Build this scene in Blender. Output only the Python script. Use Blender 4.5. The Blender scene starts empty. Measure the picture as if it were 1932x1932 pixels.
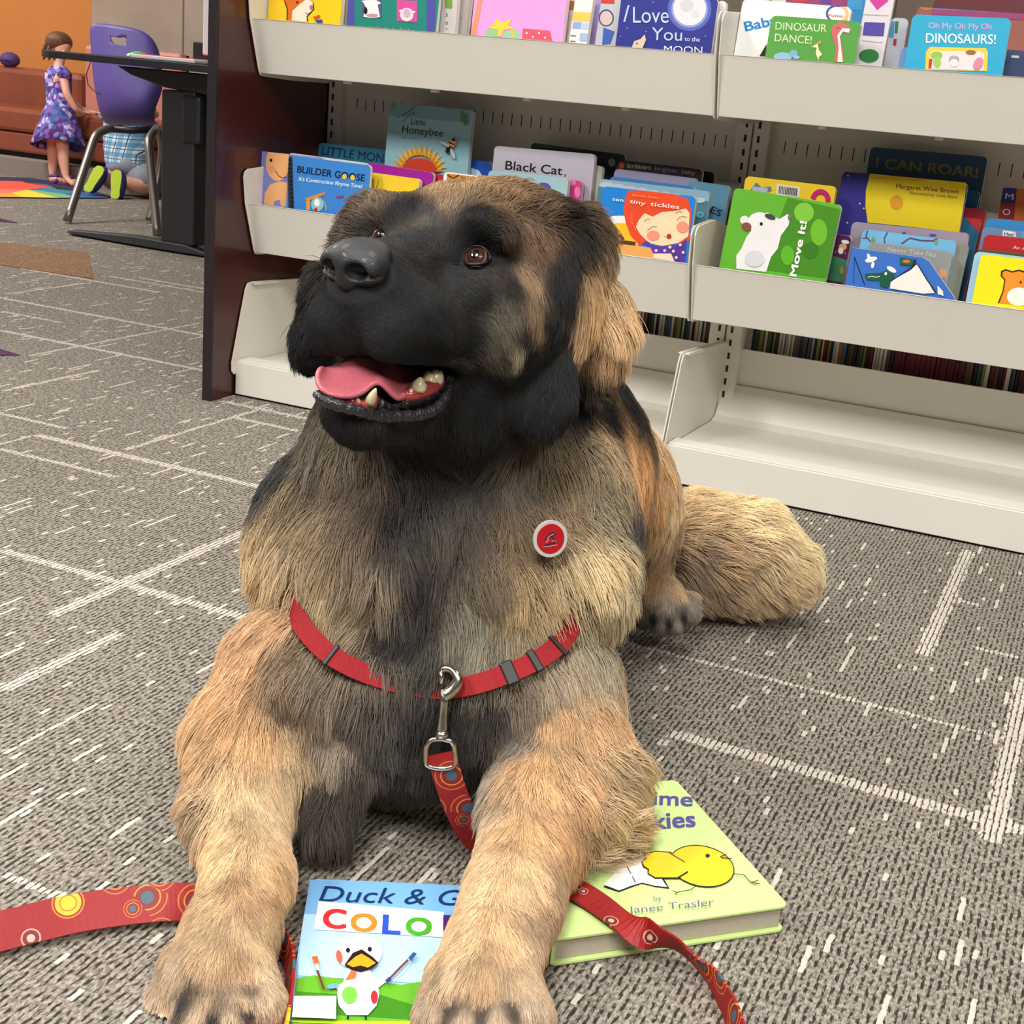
import bpy, bmesh, math, random
import numpy as np
from math import radians, sin, cos, pi, atan2, sqrt
from mathutils import Vector, Matrix
random.seed(7); rng = np.random.default_rng(7)
SC = bpy.context.scene
COL = SC.collection

# ------------------------------------------------------------------ camera
FPX = 2530.0; PITCH = radians(17.6); YAW = radians(23.0); ROLL = atan2(723, 7958); CH = 0.65
FW = np.array([-sin(YAW)*cos(PITCH), cos(YAW)*cos(PITCH), -sin(PITCH)])
_r0 = np.array([cos(YAW), sin(YAW), 0.0]); _u0 = np.cross(_r0, FW)
RT = cos(ROLL)*_r0 + sin(ROLL)*_u0
UP = cos(ROLL)*_u0 - sin(ROLL)*_r0
CP = np.array([0, 0, CH])
cam = bpy.data.cameras.new('camera'); camo = bpy.data.objects.new('camera', cam); COL.objects.link(camo)
cam.sensor_width = 36; cam.lens = FPX/1932*36; cam.clip_start = 0.05; cam.clip_end = 60
M = Matrix.Identity(4)
for i in range(3):
    M[i][0] = RT[i]; M[i][1] = UP[i]; M[i][2] = -FW[i]; M[i][3] = CP[i]
camo.matrix_world = M
SC.camera = camo

# ------------------------------------------------------------------ exposure, world, lights
SC.view_settings.view_transform = 'Standard'; SC.view_settings.look = 'None'
SC.view_settings.gamma = 1; SC.view_settings.use_curve_mapping = False
SC.view_settings.exposure = 0.0
wd = bpy.data.worlds.new('library_light'); SC.world = wd; wd.use_nodes = True
wd.node_tree.nodes['Background'].inputs[0].default_value = (1.0, 0.98, 0.96, 1)
wd.node_tree.nodes['Background'].inputs[1].default_value = 0.07
def area(name, loc, sx, sy, power, col=(1, .98, .95)):
    l = bpy.data.lights.new(name, 'AREA'); l.shape = 'RECTANGLE'; l.size = sx; l.size_y = sy
    l.energy = power; l.color = col
    o = bpy.data.objects.new(name, l); o.location = loc; COL.objects.link(o); return o
LAMPS = [(-2.2, -0.9), (-0.2, -0.9), (1.8, -0.9), (-2.2, 1.5), (-0.2, 1.5), (-4.6, 3.2), (-6.8, 4.0)]
POWER = [92, 92, 72, 24, 24, 76, 76]
for (lx, ly), pw in zip(LAMPS, POWER):
    area('ceiling_panel_light', (lx, ly, 2.68), 0.6, 1.2, pw)

# ------------------------------------------------------------------ pixel helpers (turn a photo point into a real point)
def ray(x, y):
    d = FW*FPX + RT*(x-966) + UP*(966-y); return d/np.linalg.norm(d)
def onz(x, y, z=0.0):
    d = ray(x, y); return CP + d*((z-CP[2])/d[2])
def ony(x, y, Y):
    d = ray(x, y); return CP + d*((Y-CP[1])/d[1])
def onx(x, y, X):
    d = ray(x, y); return CP + d*((X-CP[0])/d[0])
def onp(x, y, p0, n):
    d = ray(x, y); return CP + d*(np.dot(np.asarray(p0)-CP, n)/np.dot(d, n))
def cw(c):           # camera-frame point (right, up, depth) -> world
    c = np.asarray(c, float); return CP + c[..., 0:1]*RT + c[..., 1:2]*UP + c[..., 2:3]*FW
def W(x, y, w):
    return cw(np.array([(x-966)*w/FPX, (966-y)*w/FPX, w]))

# ------------------------------------------------------------------ materials
def lin(c):
    return tuple(((v/255)/12.92 if v/255 <= .04045 else ((v/255+.055)/1.055)**2.4) for v in c[:3])
_M = {}
def mat(name, rgb=(200, 200, 200), rough=.5, metal=0.0, noise=0.0, nscale=40, bump=0.0, bscale=200, coat=0.0, spec=.5, sheen=0.0):
    if name in _M: return _M[name]
    m = bpy.data.materials.new(name); m.use_nodes = True; nt = m.node_tree; b = nt.nodes['Principled BSDF']
    c = (*lin(rgb), 1)
    b.inputs['Roughness'].default_value = rough; b.inputs['Metallic'].default_value = metal
    b.inputs['Coat Weight'].default_value = coat; b.inputs['Specular IOR Level'].default_value = spec
    b.inputs['Sheen Weight'].default_value = sheen
    tc = nt.nodes.new('ShaderNodeTexCoord')
    n = nt.nodes.new('ShaderNodeTexNoise'); n.inputs['Scale'].default_value = nscale; n.inputs['Detail'].default_value = 3
    nt.links.new(tc.outputs['Object'], n.inputs['Vector'])
    mr = nt.nodes.new('ShaderNodeMapRange'); mr.inputs['From Min'].default_value = .3; mr.inputs['From Max'].default_value = .7
    k = max(noise, .015); mr.inputs['To Min'].default_value = 1-k; mr.inputs['To Max'].default_value = 1+k
    nt.links.new(n.outputs['Fac'], mr.inputs['Value'])
    mx = nt.nodes.new('ShaderNodeVectorMath'); mx.operation = 'SCALE'; mx.inputs[0].default_value = c[:3]
    nt.links.new(mr.outputs['Result'], mx.inputs['Scale']); nt.links.new(mx.outputs['Vector'], b.inputs['Base Color'])
    if bump:
        n2 = nt.nodes.new('ShaderNodeTexNoise'); n2.inputs['Scale'].default_value = bscale; n2.inputs['Detail'].default_value = 2
        nt.links.new(tc.outputs['Object'], n2.inputs['Vector'])
        bp = nt.nodes.new('ShaderNodeBump'); bp.inputs['Strength'].default_value = bump; bp.inputs['Distance'].default_value = .002
        nt.links.new(n2.outputs['Fac'], bp.inputs['Height']); nt.links.new(bp.outputs['Normal'], b.inputs['Normal'])
    _M[name] = m; return m
_PM = {}
def paint(rgb, rough=.38):
    k = (tuple(int(v) for v in rgb), rough)
    if k not in _PM: _PM[k] = mat('print_%02x%02x%02x_%d' % (*k[0], rough*100), rgb, rough, noise=.02, nscale=60)
    return _PM[k]

# ------------------------------------------------------------------ mesh helpers
class MB:
    def __init__(s): s.v = []; s.f = []; s.mi = []; s.mats = []
    def m(s, material):
        if material not in s.mats: s.mats.append(material)
        return s.mats.index(material)
    def add(s, vs, fs, material=None):
        o = len(s.v); s.v += [tuple(map(float, p)) for p in vs]
        i = s.m(material) if material else 0
        for f in fs: s.f.append(tuple(a+o for a in f)); s.mi.append(i)
        return s
    def box(s, x0, x1, y0, y1, z0, z1, material=None, ax=None, org=None):
        P = [(x, y, z) for x in (x0, x1) for y in (y0, y1) for z in (z0, z1)]
        if ax is not None: P = [np.asarray(org)+p[0]*ax[0]+p[1]*ax[1]+p[2]*ax[2] for p in P]
        F = [(0, 1, 3, 2), (4, 6, 7, 5), (0, 4, 5, 1), (2, 3, 7, 6), (0, 2, 6, 4), (1, 5, 7, 3)]
        return s.add(P, F, material)
    def prism(s, pts, off, material=None):
        pts = [np.asarray(p, float) for p in pts]; n = len(pts); off = np.asarray(off, float)
        P = pts+[p+off for p in pts]
        F = [tuple(range(n))[::-1], tuple(range(n, 2*n))]+[(i, (i+1) % n, n+(i+1) % n, n+i) for i in range(n)]
        return s.add(P, F, material)
    def poly(s, pts, material=None):
        return s.add(pts, [tuple(range(len(pts)))], material)
    def tube(s, path, r, material=None, n=10, closed=False, caps=True, flat=1.0):
        path = [np.asarray(p, float) for p in path]; K = len(path)
        rr = r if hasattr(r, '__len__') else [r]*K
        P = []; F = []; ref = None
        for i, p in enumerate(path):
            t = path[(i+1) % K if closed else min(i+1, K-1)]-path[(i-1) % K if closed else max(i-1, 0)]
            t = t/(np.linalg.norm(t)+1e-12)
            if ref is None:
                ref = np.array([0, 0, 1.]) if abs(t[2]) < .9 else np.array([1., 0, 0])
            a = np.cross(t, ref); a /= np.linalg.norm(a); b = np.cross(a, t); ref = b
            for j in range(n):
                th = 2*pi*j/n; P.append(p+rr[i]*(cos(th)*a+sin(th)*b*flat))
        for i in range(K if closed else K-1):
            for j in range(n):
                a0 = i*n+j; a1 = i*n+(j+1) % n; b0 = ((i+1) % K)*n+j; b1 = ((i+1) % K)*n+(j+1) % n
                F.append((a0, a1, b1, b0))
        if caps and not closed:
            F.append(tuple(range(n))[::-1]); F.append(tuple((K-1)*n+j for j in range(n)))
        return s.add(P, F, material)
    def sphere(s, c, r, material=None, nu=16, nv=10, ax=None):
        r = np.asarray(r if hasattr(r, '__len__') else (r, r, r), float)
        ax = np.eye(3) if ax is None else np.asarray(ax)
        P = []; F = []
        for i in range(nv+1):
            th = pi*i/nv
            for j in range(nu):
                ph = 2*pi*j/nu
                q = np.array([sin(th)*cos(ph), sin(th)*sin(ph), cos(th)])*r
                P.append(np.asarray(c)+q[0]*ax[0]+q[1]*ax[1]+q[2]*ax[2])
        for i in range(nv):
            for j in range(nu):
                F.append((i*nu+j, (i+1)*nu+j, (i+1)*nu+(j+1) % nu, i*nu+(j+1) % nu))
        return s.add(P, F, material)
    def build(s, name, material=None, parent=None, smooth=False, bevel=0, label=None, kind=None, subsurf=0, weld=False):
        me = bpy.data.meshes.new(name)
        v = np.array(s.v, float)
        if parent is None:
            org = np.array([(v[:, 0].min()+v[:, 0].max())/2, (v[:, 1].min()+v[:, 1].max())/2, v[:, 2].min()])
        else: org = np.array(parent['wo'])
        me.from_pydata([tuple(p) for p in (v-org)], [], s.f)
        for m_ in (s.mats or [material]): me.materials.append(m_)
        if s.mats: me.polygons.foreach_set('material_index', s.mi)
        if smooth: me.shade_smooth()
        me.validate(); me.update()
        o = bpy.data.objects.new(name, me); COL.objects.link(o)
        if parent is None: o.location = org
        else: o.parent = parent
        o['wo'] = tuple(org) if parent is None else tuple(parent['wo'])
        if bevel:
            b = o.modifiers.new('b', 'BEVEL'); b.width = bevel; b.segments = 2; b.limit_method = 'ANGLE'; b.angle_limit = radians(40)
        if subsurf:
            b = o.modifiers.new('s', 'SUBSURF'); b.levels = subsurf; b.render_levels = subsurf
        if label: o['label'] = label
        if kind: o['kind'] = kind
        return o
def thing(name, label, cat, loc, group=None):
    o = bpy.data.objects.new(name, None); COL.objects.link(o); o.empty_display_size = .05
    o.location = tuple(loc); o['wo'] = tuple(map(float, loc)); o['label'] = label; o['category'] = cat
    if group: o['group'] = group
    return o
def tag(o, label, cat, group=None):
    o['label'] = label; o['category'] = cat
    if group: o['group'] = group
    return o
def struct(o): o['kind'] = 'structure'; return o

# ------------------------------------------------------------------ node shorthand
def N(nt, t, **kw):
    n = nt.nodes.new('ShaderNode'+t)
    for k, v in kw.items(): setattr(n, k, v)
    return n
def mth(nt, op, a, b=None, c=None):
    n = nt.nodes.new('ShaderNodeMath'); n.operation = op
    for i, v in enumerate((a, b, c)):
        if v is None: continue
        if isinstance(v, (int, float)): n.inputs[i].default_value = v
        else: nt.links.new(v, n.inputs[i])
    return n.outputs[0]
def mixc(nt, f, a, b):
    n = nt.nodes.new('ShaderNodeMix'); n.data_type = 'RGBA'
    for i, v in ((0, f), (6, a), (7, b)):
        if isinstance(v, (int, float)): n.inputs[i].default_value = v
        elif isinstance(v, tuple): n.inputs[i].default_value = (*v, 1)
        else: nt.links.new(v, n.inputs[i])
    return n.outputs[2]

# ------------------------------------------------------------------ carpet
def carpet_material(name, ca, cb, cdark, clight, bands=True):
    m = bpy.data.materials.new(name); m.use_nodes = True; nt = m.node_tree; b = nt.nodes['Principled BSDF']
    b.inputs['Roughness'].default_value = .95; b.inputs['Specular IOR Level'].default_value = .1
    geo = N(nt, 'NewGeometry'); sp = N(nt, 'SeparateXYZ'); nt.links.new(geo.outputs['Position'], sp.inputs[0])
    X, Y = sp.outputs[0], sp.outputs[1]
    def noise(sx, sy, off=0, detail=1, scale=1):
        c = N(nt, 'CombineXYZ'); nt.links.new(mth(nt, 'MULTIPLY', X, sx), c.inputs[0]); nt.links.new(mth(nt, 'MULTIPLY', Y, sy), c.inputs[1])
        c.inputs[2].default_value = off
        n = N(nt, 'TexNoise'); n.inputs['Scale'].default_value = scale; n.inputs['Detail'].default_value = detail
        nt.links.new(c.outputs[0], n.inputs['Vector']); return n.outputs['Fac']
    PITCH_ = .0062
    wob = mth(nt, 'MULTIPLY_ADD', noise(90, 90, 3, 1), .0028, X)
    xi = mth(nt, 'DIVIDE', wob, PITCH_); fr = mth(nt, 'FRACT', xi); ri = mth(nt, 'FLOOR', xi)
    rib = mth(nt, 'SINE', mth(nt, 'MULTIPLY', fr, pi))                       # 0 in the gap, 1 on the rib
    # heather of the yarn
    h1 = noise(330, 200, 0, 2)
    base = mixc(nt, N_ramp(nt, h1, .40, .60), ca, cb)
    # dark gap, broken along its length
    g = mth(nt, 'LESS_THAN', rib, .66)
    gn = N_ramp(nt, noise(260, 110, 7, 2), .44, .54)
    base = mixc(nt, mth(nt, 'MULTIPLY', mth(nt, 'MULTIPLY', g, gn), .92), base, cdark)
    # short pale dashes along a rib
    def dash(length, thr, seed):
        c = N(nt, 'CombineXYZ'); nt.links.new(ri, c.inputs[0]); c.inputs[1].default_value = seed
        w = N(nt, 'TexWhiteNoise', noise_dimensions='2D'); nt.links.new(c.outputs[0], w.inputs['Vector'])
        yj = mth(nt, 'FLOOR', mth(nt, 'ADD', mth(nt, 'DIVIDE', Y, length), w.outputs['Value']))
        c2 = N(nt, 'CombineXYZ'); nt.links.new(ri, c2.inputs[0]); nt.links.new(yj, c2.inputs[1]); c2.inputs[2].default_value = seed
        w2 = N(nt, 'TexWhiteNoise', noise_dimensions='3D'); nt.links.new(c2.outputs[0], w2.inputs['Vector'])
        return mth(nt, 'GREATER_THAN', w2.outputs['Value'], thr)
    d = mth(nt, 'MAXIMUM', dash(.04, .984, 1.5), dash(.075, .993, 5.5))
    d = mth(nt, 'MAXIMUM', d, dash(.014, .982, 9.5))
    if bands:
        bx = None
        for (cx, cy, hx, hy, horiz) in BANDS:
            v = N(nt, 'VectorMath', operation='SUBTRACT'); nt.links.new(geo.outputs['Position'], v.inputs[0]); v.inputs[1].default_value = (cx, cy, 0)
            a = N(nt, 'VectorMath', operation='ABSOLUTE'); nt.links.new(v.outputs[0], a.inputs[0])
            q = N(nt, 'VectorMath', operation='SUBTRACT'); q.inputs[0].default_value = (hx, hy, 1); nt.links.new(a.outputs[0], q.inputs[1])
            s = N(nt, 'SeparateXYZ'); nt.links.new(q.outputs[0], s.inputs[0])
            k = mth(nt, 'MINIMUM', s.outputs[0], s.outputs[1])
            bx = k if bx is None else mth(nt, 'MAXIMUM', bx, k)
        jag = mth(nt, 'MULTIPLY', mth(nt, 'SUBTRACT', noise(170, 60, 21, 1), .5), .016)
        inb = mth(nt, 'GREATER_THAN', mth(nt, 'ADD', bx, jag), 0.0)
        brk = mth(nt, 'GREATER_THAN', noise(300, 130, 31, 1), .36)
        d = mth(nt, 'MAXIMUM', d, mth(nt, 'MULTIPLY', inb, brk))
    d = mth(nt, 'MULTIPLY', d, mth(nt, 'GREATER_THAN', rib, .42))
    base = mixc(nt, mth(nt, 'MULTIPLY', d, .93), base, clight)
    big = N_ramp(nt, noise(2.2, 2.2, 11, 2), .3, .7)
    sc = N(nt, 'VectorMath', operation='SCALE'); nt.links.new(base, sc.inputs[0]); nt.links.new(mth(nt, 'MULTIPLY_ADD', big, .1, .95), sc.inputs['Scale'])
    nt.links.new(sc.outputs[0], b.inputs['Base Color'])
    hgt = mth(nt, 'ADD', mth(nt, 'MULTIPLY', rib, .6), mth(nt, 'MULTIPLY', noise(420, 260, 17, 1), .9))
    bp = N(nt, 'Bump'); bp.inputs['Strength'].default_value = .7; bp.inputs['Distance'].default_value = .0022
    nt.links.new(hgt, bp.inputs['Height']); nt.links.new(bp.outputs[0], b.inputs['Normal'])
    return m
def N_ramp(nt, v, lo, hi):
    n = N(nt, 'MapRange'); n.inputs['From Min'].default_value = lo; n.inputs['From Max'].default_value = hi
    nt.links.new(v, n.inputs['Value']); return n.outputs['Result']
BANDS = []
def band(a, b, w, horiz):
    p = onz(*a); q = onz(*b)
    if horiz: BANDS.append(((p[0]+q[0])/2, (p[1]+q[1])/2, abs(q[0]-p[0])/2, w/2, 1))
    else: BANDS.append(((p[0]+q[0])/2, (p[1]+q[1])/2, w/2, abs(q[1]-p[1])/2, 0))
for a, b, w in [((0, 1040), (490, 1170), .016), ((0, 847), (220, 900), .012), ((70, 820), (515, 925), .018), ((0, 777), (120, 810), .012),
                ((0, 623), (390, 700), .016), ((0, 559), (390, 637), .016), ((0, 588), (120, 608), .012), ((45, 505), (290, 552), .016),
                ((260, 524), (397, 546), .014), ((429, 753), (600, 800), .016), ((452, 788), (560, 814), .014), ((1190, 1220), (1896, 1387), .009),
                ((1260, 1385), (1932, 1563), .02), ((1794, 1128), (1854, 1145), .010), ((1838, 1219), (1923, 1244), .010), ((0, 1655), (230, 1728), .008),
                ((210, 520), (395, 555), .012)]: band(a, b, w, True)
for a, b, w in [((80, 1155), (480, 1005), .019), ((0, 1300), (230, 1195), .017), ((1740, 1235), (1828, 1040), .020), ((1875, 1590), (1932, 1280), .022),
                ((0, 735), (195, 700), .011), ((40, 668), (390, 612), .009), ((0, 552), (185, 535), .010), ((220, 845), (520, 770), .009),
                ((0, 1420), (190, 1330), .006)]: band(a, b, w, False)
FLOOR_M = carpet_material('loop_carpet', lin((162, 154, 142)), lin((118, 111, 100)), lin((44, 40, 36)), lin((208, 198, 185)))
mb = MB(); mb.add([(-9, -2.5, 0), (3.2, -2.5, 0), (3.2, 8, 0), (-9, 8, 0)], [(0, 1, 2, 3)])
struct(mb.build('floor', FLOOR_M))

# coloured carpet tiles let into the floor
def tile(name, pts, m_):
    P = [np.array([p[0], p[1], .0006]) for p in pts]
    m2 = MB().prism([p for p in P], (0, 0, .0014)); return struct(m2.build(name, m_))
BROWN_M = carpet_material('brown_carpet', lin((158, 126, 98)), lin((128, 100, 76)), lin((70, 54, 42)), lin((170, 138, 110)), False)
PURPLE_M = carpet_material('purple_carpet', lin((110, 70, 110)), lin((84, 50, 84)), lin((44, 26, 44)), lin((124, 84, 124)), False)
c0 = onz(178, 527); c1 = onz(165, 478); c2 = onz(0, 500); 
tile('floor_tile_brown', [(c0[0], c0[1]), (c1[0], c1[1]), (c1[0]-.7, c1[1]-.16), (c0[0]-.62, c0[1]-.06)], BROWN_M)
q = onz(37, 671); tile('floor_tile_purple', [(q[0], q[1]), (q[0]-.26, q[1]+.06), (q[0]-.24, q[1]-.30)], PURPLE_M)
q = onz(34, 421); tile('floor_tile_violet', [(q[0], q[1]), (q[0]-.4, q[1]+.12), (q[0]-.4, q[1]-.3)], PURPLE_M)

# ceiling with the light panels set in it
CEIL = mat('ceiling_tile', (232, 229, 222), .9, noise=.03, bump=.3)
mb = MB(); mb.box(-9, 3.2, -2.5, 8, 2.72, 2.78); struct(mb.build('ceiling', CEIL))
LP = bpy.data.materials.new('lamp_diffuser'); LP.use_nodes = True
LP.node_tree.nodes['Principled BSDF'].inputs['Emission Color'].default_value = (1, .96, .9, 1)
LP.node_tree.nodes['Principled BSDF'].inputs['Emission Strength'].default_value = 2.5
for lx, ly in LAMPS:
    t = thing('ceiling_light', 'recessed white fluorescent panel light in the ceiling', 'light', (lx, ly, 2.69), 'ceiling panel lights')
    MB().box(lx-.3, lx+.3, ly-.6, ly+.6, 2.70, 2.715).build('diffuser', LP, t)
    f_ = MB()
    for a in ((lx-.33, lx-.3, ly-.63, ly+.63), (lx+.3, lx+.33, ly-.63, ly+.63), (lx-.3, lx+.3, ly-.63, ly-.6), (lx-.3, lx+.3, ly+.6, ly+.63)):
        f_.box(*a, 2.695, 2.72)
    f_.build('frame', CEIL, t)

# ------------------------------------------------------------------ steel shelving
STEEL = mat('cream_enamel_steel', (228, 223, 212), .42, noise=.015, nscale=8, bump=.05, bscale=900)
STEELD = mat('slot_dark', (34, 30, 27), .8)
MARO = mat('maroon_wood', (62, 20, 18), .3, noise=.25, nscale=9, coat=.25)
EDGE = mat('dark_edge_band', (34, 26, 30), .45, noise=.2, nscale=90, bump=.4, bscale=120)
XL, XD, XR = -1.581, -.662, .257
YK, YB = 2.222, 2.56
G1 = .0035
def frame_unit(x0, x1, label):
    t = thing('shelving_frame', label, 'shelving', ((x0+x1)/2, 2.5, 0), 'cream steel shelving bays')
    # posts with slots
    for px_ in (x0, x1):
        s = 1 if px_ == x0 else -1
        a, b = sorted((px_+s*.0015, px_+s*.032))
        MB().box(a, b, YB-.028, YB+.01, 0, 1.9).build('post', STEEL, t, bevel=.0015)
        sl = MB()
        for k in range(52):
            z = .06+k*.0254
            xc = px_+s*.0125
            sl.box(xc-.0024, xc+.0024, YB-.0287, YB-.0275, z-.0062, z+.0062)
        sl.build('post_slot', STEELD, t, kind='stuff')
    # back panel of the upper part and of the base
    MB().box(x0+.032, x1-.032, YB-.004, YB, .315, .615+.12).build('back_panel', STEEL, t)
    MB().box(x0+.032, x1-.032, YB-.004, YB, .055, .2).build('back_panel', STEEL, t)
    MB().box(x0+.032, x1-.032, YB-.004, YB, 1.0, 1.9).build('back_panel', STEEL, t)
    sl = MB(); k = 0; x = x0+.058
    while x < x1-.05:
        sl.box(x-.0008, x+.0008, YB-.0046, YB-.0036, .572, .595); x += .0212
    sl.build('panel_slot', STEELD, t, kind='stuff')
    for zz in (.287, .630): MB().box(x0+.034, x1-.034, YB-.0295, YB-.0045, zz+.004, zz+.007).build('light_stop_strip', STEEL, t)  # added strips that stop light falling through the gap behind the bins
    # base: kick board, deck, bracket end plates
    MB().box(x0+G1, x1-G1, YK, YK+.004, .004, .071).build('kick_board', STEEL, t, bevel=.0015)
    d = MB(); d.prism([(x0+G1+.002, YK+.001, .0745), (x0+G1+.002, YK+.045, .0745), (x0+G1+.002, YK+.06, .066), (x0+G1+.002, YB-.07, .064), (x0+G1+.002, YB-.045, .072), (x0+G1+.002, YB-.01, .13), (x0+G1+.002, YB-.01, .124), (x0+G1+.002, YB-.03, .060), (x0+G1+.002, YK+.06, .060), (x0+G1+.002, YK+.001, .0705)], (x1-x0-2*G1-.004, 0, 0))
    d.build('deck', STEEL, t, bevel=.001)
    for px_ in (x0, x1):
        s = 1 if px_ == x0 else -1
        pr = [(YK-.013, .052), (YK-.014, .070), (YK+.026, .214), (YK+.034, .226), (YK+.05, .228), (YB-.01, .214), (YB-.01, .058), (YK+.012, .058), (YK+.012, .05), (YK-.004, .044)]
        MB().prism([(px_+s*.0016, y, z) for y, z in pr], (s*.0022, 0, 0)).build('end_plate', STEEL, t, bevel=.0008)
        MB().prism([(px_+s*.0038, y, z) for y, z in [(YK+.042, .2265), (YK+.05, .2275), (YB-.01, .2135), (YB-.01, .2095), (YK+.05, .2215)]], (s*.006, 0, 0)).build('plate_flange', STEEL, t)
    return t
frame_unit(XL, XD, 'cream steel shelving bay with low base tray, behind the dog')
frame_unit(XD, XR, 'cream steel shelving bay with empty base tray, on the side away from the wood panel')
def bin_(x0, x1, z0, label):
    """face-out book bin: bottom, raked front lip, rounded end plates, hooks"""
    t = thing('shelf_bin', label, 'shelf', ((x0+x1)/2, 2.4, z0), 'cream steel book bins')
    yb, yt, h = 2.276, 2.250, .096
    a, b = x0+.005, x1-.005
    MB().prism([(a, yb, z0), (a, yt, z0+h), (a, yt-.002, z0+h+.0012), (a, yt+.004, z0+h+.0015), (a, yb+.005, z0+.004), (a, yb+.003, z0-.0005)], (b-a, 0, 0)).build('front_lip', STEEL, t, bevel=.0008)
    MB().box(a, b, yb+.004, YB-.03, z0+.004, z0+.007).build('tray', STEEL, t)
    for px_, s in ((x0, 1), (x1, -1)):
        pr = [(yb+.012, z0-.006), (yb+.002, z0-.004), (yb-.003, z0+.004), (yt-.010, z0+h+.0), (yt-.018, z0+h+.052), (yt-.014, z0+h+.062), (yt-.004, z0+h+.067), (yt+.09, z0+h+.073), (YB-.032, z0+h+.04), (YB-.032, z0-.01), (yb+.11, z0-.010)]
        MB().prism([(px_+s*.0022, y, z) for y, z in pr], (s*.0026, 0, 0)).build('end_plate', STEEL, t, bevel=.001)
    for k in range(4):
        xx = x0+.17+k*.19
        MB().box(xx-.006, xx+.006, yb+.045, yb+.06, z0-.006, z0+.005).build('hook', STEEL, t, bevel=.001)
    return t
ZM, ZT = .287, .630
bin_(XL, XD, ZM, 'lower cream steel book bin of the bay beside the wood panel')
bin_(XD, XR, ZM, 'lower cream steel book bin of the bay away from the wood panel')
bin_(XL, XD, ZT, 'upper cream steel book bin of the bay beside the wood panel')
bin_(XD, XR, ZT, 'upper cream steel book bin of the bay away from the wood panel')
t = thing('end_panel', 'dark maroon wooden panel closing the end of the shelving', 'panel', (XL-.012, 2.38, 0))
MB().box(XL-.022, XL-.001, 2.150, 2.95, 0, 1.9).build('board', MARO, t, bevel=.001)
MB().box(XL-.0215, XL-.0015, 2.1455, 2.1500, .0, 1.9).build('edge_band', EDGE, t, bevel=.0008)

# ------------------------------------------------------------------ the far side of the room: walls, platform, couch
YP = onz(60, 338)[1]                       # front of the carpeted platform
YW = YP+1.0
pr = ony(183, 40, YW)
WOR = mat('orange_paint', (214, 136, 68), .8, noise=.04, nscale=3); WGR = mat('grey_wood_laminate', (176, 158, 140), .5, noise=.10, nscale=5, bump=.1)
struct(MB().box(-9, pr[0], YW, YW+.1, 0, 2.72).build('wall_back', WOR))
struct(MB().box(pr[0], 3.2, YW-.04, YW+.06, 0, 2.72).build('wall_rear', WGR))
for k in range(12):
    xx = pr[0]+.62*(k+1)
    struct(MB().box(xx-.004, xx+.004, YW-.043, YW-.039, 0, 2.72).build('trim_%d' % (k+1), mat('laminate_joint', (120, 104, 90), .6)))
struct(MB().box(-9, -8.9, -2.5, YW, 0, 2.72).build('wall_left', mat('warm_white_paint', (224, 216, 204), .85)))
PLAT = mat('platform_carpet', (136, 126, 116), .95, noise=.12, nscale=120, bump=.4, bscale=500)
struct(MB().box(-9, -2.6, YP, YW, 0, .088).build('floor_platform', PLAT))
LEA = mat('tan_brown_leather', (138, 70, 48), .34, noise=.10, nscale=10, bump=.15, bscale=120, coat=.15)
TOE = mat('couch_toe_kick', (28, 20, 18), .7)
yc = YP+.10
def couch_z(y): return ony(40, y, yc)[2]
t = thing('couch', 'long low tan brown leather bench couch along the orange wall', 'couch', (-5.6, yc+.3, .088))
xr_ = ony(404, 300, yc)[0]
MB().box(-8.85, xr_, yc+.03, yc+.6, .088, .112).build('toe_kick', TOE, t)
MB().box(-8.85, xr_, yc, yc+.62, .112, couch_z(250)).build('base', LEA, t, bevel=.012)
for k in range(4):
    x1 = xr_-.9*k
    MB().box(x1-.895, x1-.005, yc-.012, yc+.40, couch_z(250)+.002, couch_z(205)).build('seat_cushion', LEA, t, bevel=.02)
pa_ = ony(143, 150, yc+.35)[0]
for k in range(4):
    x1 = pa_-.01-.9*k
    MB().box(x1-.895, x1-.005, yc+.41, yc+.60, couch_z(250)+.002, couch_z(152)+.05).build('back_cushion', LEA, t, bevel=.03)
# pinkish upholstered booth panel standing on the couch behind the chair
a = ony(143, 150, yc+.35); b2 = ony(196, 150, yc+.35); tz = ony(150, 83, yc+.35)[2]; bz = couch_z(250)+.001
t = thing('booth_panel', 'dusty pink upholstered panel standing up behind the purple chair', 'panel', ((a[0]+b2[0])/2, yc+.37, bz))
MB().box(a[0], a[0]+.62, yc+.41, yc+.47, bz, tz).build('cushion', mat('dusty_pink_vinyl', (204, 134, 116), .45, noise=.05, nscale=20), t, bevel=.02)
MB().box(a[0]+.01, a[0]+.61, yc+.47, yc+.49, bz, tz-.01).build('backing', TOE, t)
a = ony(0, 137, yc+.30)
t = thing('purple_cushion', 'small purple cushion end showing above the couch at the frame edge', 'cushion', (a[0]-.05, yc+.45, couch_z(152)+.05))
MB().sphere((a[0]-.075, yc+.45, couch_z(152)+.085), (.055, .05, .04), mat('purple_fabric', (86, 60, 120), .7), 16, 10).build('pad', None, t, smooth=True)
MB().tube([(a[0]-.13+.11*i/8, yc+.40, couch_z(152)+.085) for i in range(9)], .003, mat('purple_fabric', (86, 60, 120), .7), 6).build('piping', None, t, smooth=True)

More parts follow.
